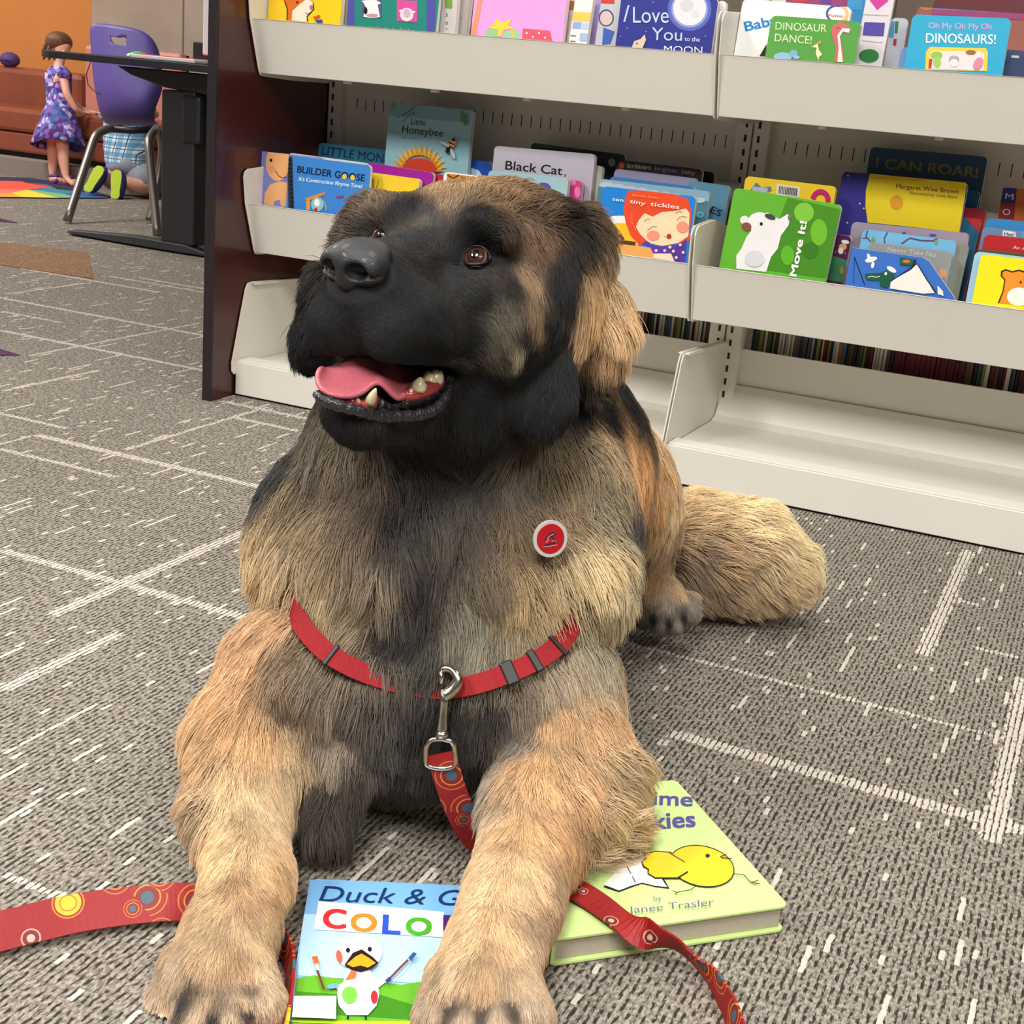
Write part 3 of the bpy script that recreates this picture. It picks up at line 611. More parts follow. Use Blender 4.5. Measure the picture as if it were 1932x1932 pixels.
# ------------------------------------------------------------------ the dog: one continuous body grown from a smooth implicit surface
# worked out in the frame (right, up, depth) so that widths and depths in metres can be read off
def cf(x, y, w): return np.array([(x-966)*w/FPX, (966-y)*w/FPX, w])
HO = cf(812, 465, 1.062)
HS = np.array([.84, -.23, -.49]); HS /= np.linalg.norm(HS)
HF = np.array([-.55, -.22, -.80]); HF -= HS*(HF@HS); HF /= np.linalg.norm(HF)
HU = np.cross(HF, HS); HU = HU if HU[1] > 0 else -HU
def H(s, u, f): return HO+s*HS+u*HU+f*HF
class Field:
    def __init__(s, lo, hi, h):
        s.h = h; s.lo = np.array(lo, float); s.n = np.ceil((np.array(hi)-s.lo)/h).astype(int)+1
        s.d = np.full(s.n, .05, np.float32)
        s.ax = [(s.lo[i]+h*np.arange(s.n[i])).astype(np.float32) for i in range(3)]
    def region(s, a, b):
        i0 = np.clip(np.floor((a-s.lo)/s.h).astype(int), 0, s.n); i1 = np.clip(np.ceil((b-s.lo)/s.h).astype(int)+1, 0, s.n)
        sl = tuple(slice(p, q) for p, q in zip(i0, i1))
        if any(p >= q for p, q in zip(i0, i1)): return None, None
        g = np.stack(np.meshgrid(*[s.ax[i][sl[i]] for i in range(3)], indexing='ij'), -1)
        return sl, g
    def comb(s, sl, d, k, op):
        a = s.d[sl]
        if op == 'add':
            h = np.clip(.5+.5*(a-d)/k, 0, 1); s.d[sl] = a*(1-h)+d*h-k*h*(1-h)
        else:
            d = -d; h = np.clip(.5-.5*(a-d)/k, 0, 1); s.d[sl] = a*(1-h)+d*h+k*h*(1-h)
    def ell(s, c, r, ax=None, k=.02, op='add'):
        c = np.asarray(c, float); r = np.asarray(r if hasattr(r, '__len__') else (r,)*3, float); m = r.max()+k+.03
        sl, g = s.region(c-m, c+m)
        if sl is None: return
        p = g-c.astype(np.float32)
        ax = np.eye(3) if ax is None else np.asarray(ax)
        q = p@ax.T.astype(np.float32)
        k0 = np.sqrt(((q/r)**2).sum(-1)); k1 = np.sqrt(((q/r**2)**2).sum(-1))+1e-9
        s.comb(sl, k0*(k0-1)/k1, k, op)
    def cap(s, a, b, ra, rb, k=.02, op='add'):
        a = np.asarray(a, float); b = np.asarray(b, float); m = max(ra, rb)+k+.03
        sl, g = s.region(np.minimum(a, b)-m, np.maximum(a, b)+m)
        if sl is None: return
        ab = b-a; t = np.clip(((g-a)@ab)/(ab@ab), 0, 1)
        d = np.linalg.norm(g-(a+t[..., None]*ab), axis=-1)-(ra+(rb-ra)*t)
        s.comb(sl, d, k, op)
    def mesh(s, smooth=2):
        d = s.d; ins = d < 0; n = np.array(d.shape)
        c = np.zeros(n-1, np.int8)
        for i in (0, 1):
            for j in (0, 1):
                for k in (0, 1): c += ins[i:n[0]-1+i, j:n[1]-1+j, k:n[2]-1+k]
        act = (c > 0) & (c < 8); idx = np.argwhere(act); vid = np.full(act.shape, -1, np.int64); vid[act] = np.arange(len(idx))
        acc = np.zeros((len(idx), 3)); cnt = np.zeros(len(idx))
        cor = [(i, j, k) for i in (0, 1) for j in (0, 1) for k in (0, 1)]
        val = {q: d[idx[:, 0]+q[0], idx[:, 1]+q[1], idx[:, 2]+q[2]] for q in cor}
        for q in cor:
            for a in range(3):
                if q[a] == 0:
                    w = list(q); w[a] = 1; w = tuple(w)
                    v0, v1 = val[q], val[w]; mk = (v0 < 0) != (v1 < 0)
                    t = np.where(mk, v0/(v0-v1+1e-12), 0)
                    p = np.tile(np.array(q, float), (len(idx), 1)); p[:, a] += t
                    acc[mk] += p[mk]; cnt[mk] += 1
        V = s.lo+s.h*(idx+acc/cnt[:, None])
        Fs = []
        for a in range(3):
            b_, c_ = [(1, 2), (2, 0), (0, 1)][a]
            s0 = [slice(None)]*3; s1 = [slice(None)]*3; s0[a] = slice(0, -1); s1[a] = slice(1, None)
            x = ins[tuple(s0)] != ins[tuple(s1)]; e = np.argwhere(x)
            ok = (e[:, b_] > 0) & (e[:, c_] > 0) & (e[:, b_] < n[b_]-1) & (e[:, c_] < n[c_]-1); e = e[ok]
            def cell(db, dc):
                q = e.copy(); q[:, b_] -= db; q[:, c_] -= dc; return vid[q[:, 0], q[:, 1], q[:, 2]]
            f = np.stack([cell(1, 1), cell(0, 1), cell(0, 0), cell(1, 0)], 1)
            fl = ~ins[e[:, 0], e[:, 1], e[:, 2]]; f[fl] = f[fl][:, ::-1]; Fs.append(f)
        Fq = np.concatenate(Fs)
        for _ in range(smooth):
            A = np.zeros_like(V); K = np.zeros(len(V))
            for i in range(4):
                np.add.at(A, Fq[:, i], V[Fq[:, (i+1) % 4]]); np.add.at(A, Fq[:, i], V[Fq[:, (i-1) % 4]]); np.add.at(K, Fq[:, i], 2)
            V = V*.4+.6*A/K[:, None]
        return V, Fq
def np_mesh(name, V, Fq, parent, mats, smooth=True):
    me = bpy.data.meshes.new(name); org = np.array(parent['wo'])
    me.vertices.add(len(V)); me.vertices.foreach_set('co', (V-org).astype(np.float32).ravel())
    me.loops.add(Fq.size); me.loops.foreach_set('vertex_index', Fq.astype(np.int32).ravel())
    me.polygons.add(len(Fq)); k = Fq.shape[1]
    me.polygons.foreach_set('loop_start', np.arange(0, Fq.size, k, dtype=np.int32))
    me.polygons.foreach_set('loop_total', np.full(len(Fq), k, np.int32))
    me.update(calc_edges=True); me.validate()
    if smooth: me.shade_smooth()
    for m_ in mats: me.materials.append(m_)
    o = bpy.data.objects.new(name, me); COL.objects.link(o); o.parent = parent; o['wo'] = parent['wo']; return o

def build_body(F):
    e, c = F.ell, F.cap
    HX = np.array([HS, HU, HF])
    P = lambda x, y, w: cf(x, y, w)
    R = lambda px, w: px*w/FPX
    # trunk: haunch, loin, ribs, chest
    e(P(1010, 930, 1.62), (.165, .125, .17), k=.05)
    e(P(960, 880, 1.42), (.150, .135, .20), k=.05)
    e(P(880, 900, 1.30), (.150, .150, .14), k=.05)
    # haunch and folded hind leg at viewer right
    e(P(1158, 990, 1.66), (.072, .085, .10), k=.03)
    c(P(1190, 1080, 1.66), P(1232, 1125, 1.66), .045, .034, k=.02)
    c(P(1235, 1130, 1.66), P(1262, 1155, 1.635), .030, .026, k=.015)
    for tx, ty, tw in ((1216, 1168, 1.660), (1244, 1180, 1.636), (1276, 1178, 1.630), (1304, 1158, 1.640)):
        c(P(tx-6, ty-26, tw+.014), P(tx, ty, tw-.004), .0125, .0128, k=.0018)
    # tail
    c(P(1200, 1040, 1.76), P(1310, 1040, 1.765), .045, .066, k=.03)
    c(P(1310, 1035, 1.765), P(1410, 1050, 1.765), .062, .062, k=.03)
    c(P(1410, 1050, 1.765), P(1475, 1078, 1.755), .058, .038, k=.03)
    # neck and ruff
    e(P(870, 800, 1.24), (.125, .14, .10), k=.04)
    e(P(850, 950, 1.22), (.132, .12, .09), k=.04)
    e(P(600, 1010, 1.24), (.047, .065, .06), k=.03)
    e(P(640, 1090, 1.22), (.055, .065, .06), k=.03)
    e(P(1090, 990, 1.24), (.045, .09, .07), k=.03)
    e(P(1010, 1075, 1.20), (.075, .06, .07), k=.03)
    e(P(820, 1080, 1.18), (.10, .08, .07), k=.04)
    # chest below the strap
    e(P(820, 1240, 1.20), (.13, .09, .085), k=.03)
    e(P(830, 1345, 1.215), (.12, .06, .07), k=.03)
    # fore legs: shoulder, upper arm, elbow, forearm, paw
    e(P(560, 1280, 1.19), (.050, .058, .07), k=.03)
    c(P(545, 1270, 1.19), P(485, 1400, 1.15), .046, .046, k=.03)
    c(P(468, 1390, 1.15), P(462, 1500, 1.125), .044, .036, k=.025)
    c(P(462, 1500, 1.125), P(468, 1660, 1.05), .036, .029, k=.02)
    c(P(468, 1660, 1.05), P(436, 1760, 1.0), .029, .033, k=.02)
    c(P(436, 1755, 1.005), P(412, 1845, .975), .033, .038, k=.01)
    e(P(408, 1850, .972), (.036, .022, .030), k=.010)
    for tx, ty, tw, rr in ((322, 1880, .970, .0165), (375, 1905, .948, .018), (437, 1908, .942, .018), (494, 1880, .953, .0165)):
        c(P(tx+(405-tx)*.3, ty-75, tw+.022), P(tx, ty+14, tw-.002), rr*.95, rr*1.08, k=.0022)
    e(P(1035, 1290, 1.21), (.050, .062, .07), k=.03)
    c(P(1035, 1280, 1.21), P(1065, 1410, 1.18), .044, .046, k=.03)
    c(P(1065, 1410, 1.18), P(1020, 1520, 1.12), .048, .040, k=.025)
    c(P(1020, 1520, 1.12), P(965, 1700, 1.03), .042, .033, k=.02)
    c(P(965, 1700, 1.03), P(930, 1790, .985), .033, .033, k=.02)
    c(P(932, 1785, .990), P(914, 1865, .960), .033, .037, k=.01)
    e(P(912, 1870, .955), (.035, .022, .030), k=.010)
    for tx, ty, tw, rr in ((825, 1905, .952, .0165), (877, 1930, .932, .018), (940, 1930, .928, .018), (997, 1902, .938, .0165)):
        c(P(tx+(910-tx)*.3, ty-75, tw+.022), P(tx, ty+16, tw-.002), rr*.95, rr*1.08, k=.0022)
    e(P(1105, 1500, 1.165), (.036, .052, .03), k=.025)
    # belly side down between the legs
    e(P(720, 1400, 1.24), (.10, .045, .05), k=.03)
    c(P(620, 1440, 1.17), P(610, 1560, 1.145), .034, .020, k=.02)
    # head
    e(H(0, -.016, -.090), (.080, .064, .088), HX, k=.03)
    e(H(0, -.05, -.085), (.094, .07, .08), HX, k=.03)
    e(H(0, .006, -.035), (.060, .038, .05), HX, k=.02)
    e(H(-.082, -.016, -.050), (.034, .044, .05), HX, k=.02)
    for s_ in (-1, 1):
        e(H(s_*.044, .019, -.012), (.025, .015, .020), HX, k=.010)
        e(H(s_*.060, -.055, -.035), (.036, .048, .052), HX, k=.02)
        e(H(s_*.046, -.028, .0), (.026, .022, .03), HX, k=.015)
        e(H(s_*.036, -.060, .030), (.022, .032, .045), HX, k=.015)
    e(H(.030, -.052, .066), (.028, .032, .042), HX, k=.012)
    e(H(-.012, -.054, .090), (.025, .030, .034), HX, k=.012)
    c(H(0, -.014, -.005), H(.004, -.018, .082), .033, .025, k=.02)
    e(H(.006, -.030, .088), (.030, .026, .024), HX, k=.012)
    # lower jaw
    c(H(.002, -.121, .0), H(.006, -.122, .090), .034, .022, k=.010)
    e(H(.008, -.119, .100), (.027, .016, .018), HX, k=.010)
    e(H(0, -.132, -.04), (.072, .052, .065), HX, k=.03)
    # mouth opening and the groove under the nose
    e(H(.008, -.089, .092), (.044, .0150, .056), HX, k=.006, op='sub')
    e(H(.034, -.090, .050), (.022, .0120, .042), HX, k=.006, op='sub')
    c(H(.012, -.036, .124), H(.006, -.082, .122), .003, .005, k=.008, op='sub')
    # eye sockets
    for s_ in (-1, 1): e(H(s_*.047, -.002, .016), (.0115, .0095, .012), HX, k=.006, op='sub')
    (650,450,(104,88,72),205,2.2,.5),(690,395,(124,102,80),225,2.4,.5),(720,385,(128,104,80),235,2.0,.45),(815,420,(92,82,72),285,.8,.25),(835,390,(150,122,86),275,1.6,.35),(800,350,(158,128,92),262,2.0,.4),(850,340,(164,134,96),275,2.2,.4),(950,400,(140,110,76),300,1.8,.35),(930,350,(156,124,86),295,2.2,.4),(640,480,(88,76,66),200,2.0,.5),
 # ears
    e(cf(1098, 470, 1.16), (.022, .035, .03), k=.02)
    XE = np.array([[1, .06, 0], [-.06, 1, .15], [0, -.15, 1]]); XE /= np.linalg.norm(XE, axis=1)[:, None]
    e(cf(1052, 560, 1.120), (.022, .070, .022), XE, k=.010)
    e(cf(1020, 725, 1.088), (.030, .044, .014), XE, k=.008)
    e(cf(1122, 625, 1.155), (.028, .052, .022), k=.010)
    e(cf(612, 600, 1.215), (.018, .05, .03), k=.012)
    e(cf(582, 650, 1.205), (.012, .028, .018), k=.012)

F_ = Field((-.40, -.46, .86), (.47, .34, 1.88), .0045)
build_body(F_)
BV, BF = F_.mesh(2)
BF = BF[:, ::-1].copy()
BW = cw(BV)
# keep the body above the floor: everything that would sink is pressed flat on it
low = BW[:, 2] < .004; BW[low, 2] = .004
def on_quad(P_, q):       # which points lie over the quad q (counter-clockwise or not)
    r_ = np.ones(len(P_), bool); c_ = sum(q)/4
    for i in range(4):
        a_, b_ = q[i], q[(i+1) % 4]; e_ = b_-a_; s_ = np.sign(e_[0]*(c_[1]-a_[1])-e_[1]*(c_[0]-a_[0]))
        r_ &= s_*(e_[0]*(P_[..., 1]-a_[1])-e_[1]*(P_[..., 0]-a_[0])) > 0
    return r_
_tr, _br, _bl = onz(1300, 1468, .0265), onz(1489, 1708, .0265), onz(1043, 1772, .0265); BOOKQ = [_tr, _br, _bl, _bl+_tr-_br]
over = on_quad(BW, BOOKQ) & (BW[:, 2] < .029); BW[over, 2] = .029
BN = np.zeros_like(BW)
fn = np.cross(BW[BF[:, 2]]-BW[BF[:, 0]], BW[BF[:, 3]]-BW[BF[:, 1]])
for i in range(4): np.add.at(BN, BF[:, i], fn)
BN /= np.linalg.norm(BN, axis=1)[:, None]+1e-12
from mathutils.bvhtree import BVHTree
BVH = BVHTree.FromPolygons([tuple(p) for p in BW], [tuple(map(int, f)) for f in BF])
def hit(x, y):
    d = ray(x, y); h = BVH.ray_cast(Vector(CP), Vector(d), 4)
    return (np.array(h[0]), np.array(h[1])) if h[0] is not None else (None, None)

# coat control points: photo x, y, coat colour, lie of the hair in degrees (0 right, 90 down), length in cm, lift
COAT = [
 # muzzle and face
 (700,600,(27,27,30),60,.35,.2),(640,600,(27,27,30),100,.35,.2),(760,560,(34,34,37),40,.35,.2),(830,600,(36,36,38),30,.5,.2),(800,680,(24,24,27),20,.5,.2),
 (880,640,(40,40,42),25,.7,.2),(900,560,(48,47,46),30,.6,.15),(850,520,(44,43,43),20,.5,.15),(770,450,(66,64,64),330,.4,.15),(820,440,(52,50,50),300,.5,.15),
 (810,400,(70,66,62),280,.6,.2),(770,395,(24,23,24),270,.8,.3),(745,400,(24,23,24),255,.8,.3),(890,415,(20,19,20),290,.9,.3),(905,440,(20,19,20),310,.7,.2),(860,460,(26,25,26),300,.5,.2),
 (700,425,(58,50,45),220,.8,.25),(660,420,(96,80,66),215,2.2,.4),(680,380,(118,96,74),225,2.6,.5),(740,360,(140,112,82),250,2.2,.45),
 (830,360,(168,134,92),270,1.8,.35),(900,350,(168,130,86),290,2.0,.4),(960,370,(150,116,78),310,2.2,.4),(1010,400,(110,86,62),325,2.4,.5),(1060,410,(70,58,46),320,2.8,.6),
 (1000,440,(128,98,66),70,1.8,.3),(960,440,(84,64,48),60,1.2,.25),(945,480,(28,25,26),60,.8,.2),(965,530,(40,34,32),70,.8,.2),(990,520,(150,116,80),75,1.4,.2),(1015,590,(148,114,78),80,1.6,.2),
 (990,620,(52,46,42),80,1.4,.2),(950,590,(104,98,78),60,1.2,.2),(975,650,(146,132,104),75,1.6,.25),(940,660,(96,88,72),60,1.2,.2),(930,720,(26,26,28),50,1.0,.2),(900,760,(22,22,25),40,1.0,.2),(960,760,(26,25,27),70,1.5,.2),
 (700,830,(40,40,43),90,1.0,.3),(640,810,(46,46,49),95,.7,.3),(620,780,(50,50,53),100,.6,.3),(760,840,(28,28,30),90,1.2,.3),(850,820,(22,22,24),80,1.4,.3),(920,820,(24,24,26),85,1.8,.3),
 (650,450,(104,88,72),205,2.2,.5),(690,395,(124,102,80),225,2.4,.5),(720,385,(128,104,80),235,2.0,.45),(815,420,(92,82,72),285,.8,.25),(835,390,(150,122,86),275,1.6,.35),(800,350,(158,128,92),262,2.0,.4),(850,340,(164,134,96),275,2.2,.4),(950,400,(140,110,76),300,1.8,.35),(930,350,(156,124,86),295,2.2,.4),(640,480,(88,76,66),200,2.0,.5),
 # ears
 (1005,650,(26,26,29),95,1.3,.2),(985,700,(26,26,29),95,1.3,.2),(1050,620,(26,26,29),92,1.6,.2),(1060,680,(26,26,29),92,1.5,.2),(1048,540,(28,28,30),95,1.8,.2),(1075,540,(30,28,30),92,1.8,.2),(1075,480,(30,28,30),90,2.0,.25),(1000,800,(24,25,28),90,1.2,.2),(1040,790,(24,25,28),85,1.4,.2),
 (1100,708,(44,38,34),86,1.8,.25),(1150,712,(40,35,32),82,1.8,.3),(1185,708,(40,35,32),76,1.8,.35),(1170,735,(28,27,28),80,1.8,.3),(1180,640,(208,170,118),78,2.4,.4),(1185,590,(212,176,124),65,3.0,.5),
 (1080,440,(48,40,34),60,2.2,.4),(1060,500,(30,28,30),95,2.2,.25),(1030,580,(26,26,29),95,1.8,.2),(1010,680,(24,25,29),95,1.3,.2),(1000,770,(25,26,30),90,1.0,.2),(975,760,(24,25,28),95,1.0,.2),(1055,780,(24,25,28),84,1.2,.2),(1050,740,(26,26,30),90,1.6,.2),
 (1110,520,(196,154,98),75,3.0,.25),(1110,580,(206,162,104),82,3.2,.25),(1160,600,(214,176,122),75,3.2,.35),(1105,650,(176,132,84),88,2.0,.25),(1150,665,(184,142,94),82,2.0,.3),(1108,685,(120,92,64),88,1.8,.25),(1155,690,(120,94,68),82,1.8,.3),(1120,720,(92,74,56),88,2.6,.25),(1160,735,(52,46,44),82,2.6,.3),(1090,755,(26,26,29),90,2.2,.25),(1140,770,(34,32,33),85,2.6,.3),
 (572,600,(30,28,31),118,2.2,.35),(562,640,(24,24,28),108,2.0,.3),(555,680,(22,22,26),100,2.0,.35),(604,600,(27,27,30),110,.4,.2),(604,650,(27,27,30),105,.4,.2),(600,560,(30,29,31),115,.5,.2),(590,680,(27,27,30),100,.4,.2),
 # throat and ruff
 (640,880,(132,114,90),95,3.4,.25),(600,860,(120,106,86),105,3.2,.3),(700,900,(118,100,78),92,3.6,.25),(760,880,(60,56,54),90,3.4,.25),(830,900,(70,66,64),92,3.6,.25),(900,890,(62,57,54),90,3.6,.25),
 (980,880,(104,92,74),88,3.8,.25),(1050,880,(150,128,92),86,4.0,.25),(1110,860,(158,138,104),80,4.0,.3),(1130,830,(176,146,100),70,3.6,.3),
 (560,930,(150,128,94),120,4.0,.4),(540,900,(70,70,70),130,3.4,.5),(520,1000,(196,168,122),135,4.2,.45),(540,1070,(204,176,130),140,4.4,.4),(600,1000,(160,136,100),118,4.2,.3),(620,1090,(182,158,116),128,4.4,.3),
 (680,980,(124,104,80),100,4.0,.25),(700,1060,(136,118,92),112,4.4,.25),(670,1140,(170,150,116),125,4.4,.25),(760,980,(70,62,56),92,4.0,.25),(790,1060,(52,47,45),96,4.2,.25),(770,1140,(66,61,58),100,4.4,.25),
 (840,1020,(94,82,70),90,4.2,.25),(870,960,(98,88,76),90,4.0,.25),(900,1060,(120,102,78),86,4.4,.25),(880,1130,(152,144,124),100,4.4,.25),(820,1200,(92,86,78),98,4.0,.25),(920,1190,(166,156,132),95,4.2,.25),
 (960,1000,(140,114,80),84,4.2,.25),(980,1080,(196,166,114),78,4.4,.25),(1040,1120,(214,192,144),68,4.4,.3),(1000,1170,(198,178,136),80,4.2,.25),(1060,960,(156,128,90),80,4.2,.25),(1100,1040,(222,196,144),62,4.4,.35),
 (1130,960,(158,142,112),70,4.2,.35),(1170,970,(86,80,76),75,3.6,.4),(1150,1060,(204,186,146),58,4.2,.4),(1120,1130,(196,178,140),62,4.2,.4),
 # chest below the strap
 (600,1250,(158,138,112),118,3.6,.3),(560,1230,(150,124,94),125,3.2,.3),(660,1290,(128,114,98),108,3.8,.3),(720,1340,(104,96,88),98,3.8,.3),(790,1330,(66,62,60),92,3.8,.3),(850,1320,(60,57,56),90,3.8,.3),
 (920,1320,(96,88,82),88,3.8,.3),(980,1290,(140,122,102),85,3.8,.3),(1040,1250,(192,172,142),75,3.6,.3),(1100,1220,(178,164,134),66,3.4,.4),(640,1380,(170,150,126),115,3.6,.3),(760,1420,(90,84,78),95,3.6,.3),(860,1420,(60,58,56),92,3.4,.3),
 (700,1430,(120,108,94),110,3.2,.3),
 (620,1480,(92,80,70),100,3.0,.3),(650,1520,(84,74,66),70,3.0,.3),(600,1600,(96,84,72),80,2.6,.3),(660,1450,(88,76,66),80,3.0,.3),(560,1600,(150,126,98),80,1.6,.2),
 (349,1862,(96,76,60),97,.8,.12),(347,1890,(64,54,48),97,.7,.1),(404,1880,(96,76,60),94,.8,.12),(405,1912,(60,50,46),94,.7,.1),(464,1870,(96,76,60),90,.8,.12),(466,1900,(60,50,46),90,.7,.1),(325,1890,(206,176,142),100,1.0,.2),(375,1915,(200,170,134),95,1.0,.2),(435,1920,(200,170,134),92,1.0,.2),(492,1890,(206,176,142),86,1.0,.2),(850,1905,(96,78,64),97,.7,.1),(908,1915,(96,78,64),94,.7,.1),(968,1908,(96,78,64),90,.7,.1),(828,1910,(200,170,138),100,1.0,.2),(880,1925,(198,168,134),95,1.0,.2),(940,1925,(198,168,134),92,1.0,.2),(995,1905,(200,172,138),86,1.0,.2),  # dark points between the front toes paint groove shade into the coat
 # fore leg at viewer left
 (520,1180,(206,160,110),118,3.0,.35),(490,1240,(214,166,112),112,2.8,.3),(540,1300,(120,98,74),100,2.6,.25),(450,1320,(220,170,112),112,2.6,.3),(400,1400,(218,178,128),135,2.8,.4),(480,1380,(222,176,116),95,2.4,.2),
 (540,1420,(222,190,140),85,2.4,.25),(440,1460,(224,184,130),98,2.2,.2),(380,1500,(214,182,140),150,3.4,.45),(360,1560,(208,178,140),165,3.6,.5),(380,1620,(206,174,134),160,3.4,.45),(480,1500,(222,186,134),92,1.6,.2),(530,1540,(224,190,140),75,1.6,.2),
 (440,1600,(222,184,130),100,1.6,.2),(510,1640,(214,172,116),82,1.4,.2),(470,1690,(186,144,96),90,1.3,.2),(420,1720,(216,178,126),105,1.4,.2),(500,1760,(216,178,128),85,1.3,.2),(400,1800,(214,174,124),100,1.3,.2),(450,1820,(198,156,106),95,1.3,.2),
 (340,1850,(208,178,140),100,1.3,.2),(400,1880,(206,172,130),95,1.3,.2),(460,1880,(208,174,132),90,1.3,.2),(510,1840,(212,180,140),85,1.3,.2),
 # fore leg at viewer right
 (1080,1290,(200,164,118),80,3.0,.3),(1060,1360,(216,166,108),88,2.6,.25),(1120,1360,(220,172,116),60,3.0,.35),(980,1400,(142,126,108),98,3.0,.25),(930,1470,(178,162,140),100,2.6,.25),(1010,1440,(216,168,108),92,2.2,.2),
 (1080,1440,(220,174,118),60,3.2,.3),(1140,1440,(214,184,140),15,4.4,.6),(1130,1520,(210,182,140),12,4.6,.6),(1110,1590,(206,178,138),20,4.2,.5),(1070,1660,(198,170,130),40,3.0,.35),(920,1560,(216,186,142),98,1.8,.2),(980,1560,(214,168,110),90,1.6,.2),
 (1040,1540,(206,158,104),75,1.8,.2),(900,1660,(222,186,136),100,1.4,.2),(970,1660,(222,182,128),88,1.4,.2),(1030,1720,(196,160,118),70,1.6,.25),(880,1760,(218,178,126),100,1.3,.2),(940,1760,(214,170,116),92,1.3,.2),(1000,1790,(208,172,128),78,1.4,.2),
 (840,1850,(208,176,136),100,1.3,.2),(910,1850,(212,172,122),92,1.3,.2),(980,1860,(206,172,130),82,1.3,.2),
 # flank, haunch, hind leg, tail
 (1170,830,(222,168,104),60,2.6,.3),(1200,880,(226,168,98),66,2.6,.3),(1230,930,(224,172,106),75,2.8,.3),(1250,980,(214,180,128),85,2.8,.35),(1200,1000,(150,122,90),85,2.8,.3),(1220,1050,(170,140,104),92,2.4,.3),
 (1230,1095,(206,158,104),95,1.4,.2),(1270,1110,(204,166,118),70,1.3,.2),(1250,1135,(176,156,132),95,.9,.2),(1218,1165,(150,136,120),105,.7,.2),(1247,1176,(168,154,138),95,.7,.2),(1277,1176,(172,158,142),88,.7,.2),(1304,1158,(160,144,126),78,.7,.2),(1232,1168,(52,44,40),98,.5,.1),(1262,1175,(52,44,40),92,.5,.1),(1291,1166,(52,44,40),85,.5,.1),  # darkest points are shade painted into the fur between the hind toes
 (1280,1000,(218,184,130),350,3.6,.4),(1340,970,(234,200,144),350,3.8,.45),(1420,990,(240,210,156),8,3.8,.45),(1480,1030,(242,214,160),20,3.6,.45),(1520,1090,(238,210,160),35,3.4,.4),(1300,1060,(162,136,108),30,3.6,.35),(1360,1060,(214,180,132),22,3.8,.35),
 (1440,1080,(232,202,152),28,3.8,.35),(1330,1110,(184,156,122),50,3.6,.35),(1400,1120,(216,188,144),48,3.6,.35),(1480,1130,(224,196,150),42,3.4,.35)]
CPp = []; CPc = []; CPd = []; CPl = []
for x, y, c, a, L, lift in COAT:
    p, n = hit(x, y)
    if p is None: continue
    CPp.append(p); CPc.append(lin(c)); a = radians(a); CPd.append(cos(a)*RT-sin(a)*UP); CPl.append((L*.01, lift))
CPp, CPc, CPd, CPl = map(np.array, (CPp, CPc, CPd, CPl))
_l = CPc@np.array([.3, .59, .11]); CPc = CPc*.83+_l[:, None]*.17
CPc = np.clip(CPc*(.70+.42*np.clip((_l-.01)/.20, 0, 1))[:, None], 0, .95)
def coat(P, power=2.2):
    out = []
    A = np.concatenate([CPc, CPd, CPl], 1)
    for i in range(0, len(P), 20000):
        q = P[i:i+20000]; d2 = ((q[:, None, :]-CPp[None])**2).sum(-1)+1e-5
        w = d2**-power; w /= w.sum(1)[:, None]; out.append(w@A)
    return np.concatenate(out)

DOG = thing('dog', 'large long-haired tan dog with a black face lying on the carpet, mouth open', 'dog', tuple(onz(900, 1400)))
SKIN = bpy.data.materials.new('dog_skin'); SKIN.use_nodes = True
nt = SKIN.node_tree; b = nt.nodes['Principled BSDF']; b.inputs['Roughness'].default_value = .85
at = N(nt, 'Attribute', attribute_name='coat'); nt.links.new(at.outputs['Color'], b.inputs['Base Color'])
body = np_mesh('body', BW, BF, DOG, [SKIN])
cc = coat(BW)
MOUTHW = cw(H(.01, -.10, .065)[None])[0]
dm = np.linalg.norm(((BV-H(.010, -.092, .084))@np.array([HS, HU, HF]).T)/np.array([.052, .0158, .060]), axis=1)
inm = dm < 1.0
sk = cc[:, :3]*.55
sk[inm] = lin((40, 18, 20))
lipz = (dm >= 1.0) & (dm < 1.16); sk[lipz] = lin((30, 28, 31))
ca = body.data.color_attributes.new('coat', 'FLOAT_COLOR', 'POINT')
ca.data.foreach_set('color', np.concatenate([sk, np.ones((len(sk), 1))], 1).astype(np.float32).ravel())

strap_px = [(546, 1128), (556, 1155), (578, 1190), (610, 1225), (650, 1252), (700, 1274), (760, 1291), (830, 1301), (890, 1293), (950, 1274), (1000, 1252), (1040, 1228), (1066, 1203), (1080, 1178), (1096, 1146)]
_sp = []
for x_, y_ in strap_px:
    p_, n_ = hit(x_, y_); _sp.append(((p_-CP)@FW) if p_ is not None else 1.15)
_sp = np.convolve(np.r_[_sp[0], _sp, _sp[-1]], [.25, .5, .25], 'valid')-np.array([.014 if x_ < 660 or x_ > 880 else (.004 if 700 < x_ < 840 else .009) for x_, _ in strap_px]); _sp[0] += .02; _sp[-1] += .02
def smoothpath(P_, n=5):
    P_ = [np.asarray(p) for p in P_]; out = []
    for i in range(len(P_)-1):
        p0 = P_[max(i-1, 0)]; p1 = P_[i]; p2 = P_[i+1]; p3 = P_[min(i+2, len(P_)-1)]
        for k in range(n):
            t_ = k/n; out.append(.5*((2*p1)+(-p0+p2)*t_+(2*p0-5*p1+4*p2-p3)*t_*t_+(-p0+3*p1-3*p2+p3)*t_**3))
    out.append(P_[-1]); return out
STRAP = smoothpath([W(x_, y_, w_) for (x_, y_), w_ in zip(strap_px, _sp)], 5)
SUPV = UP*.9+FW*.35
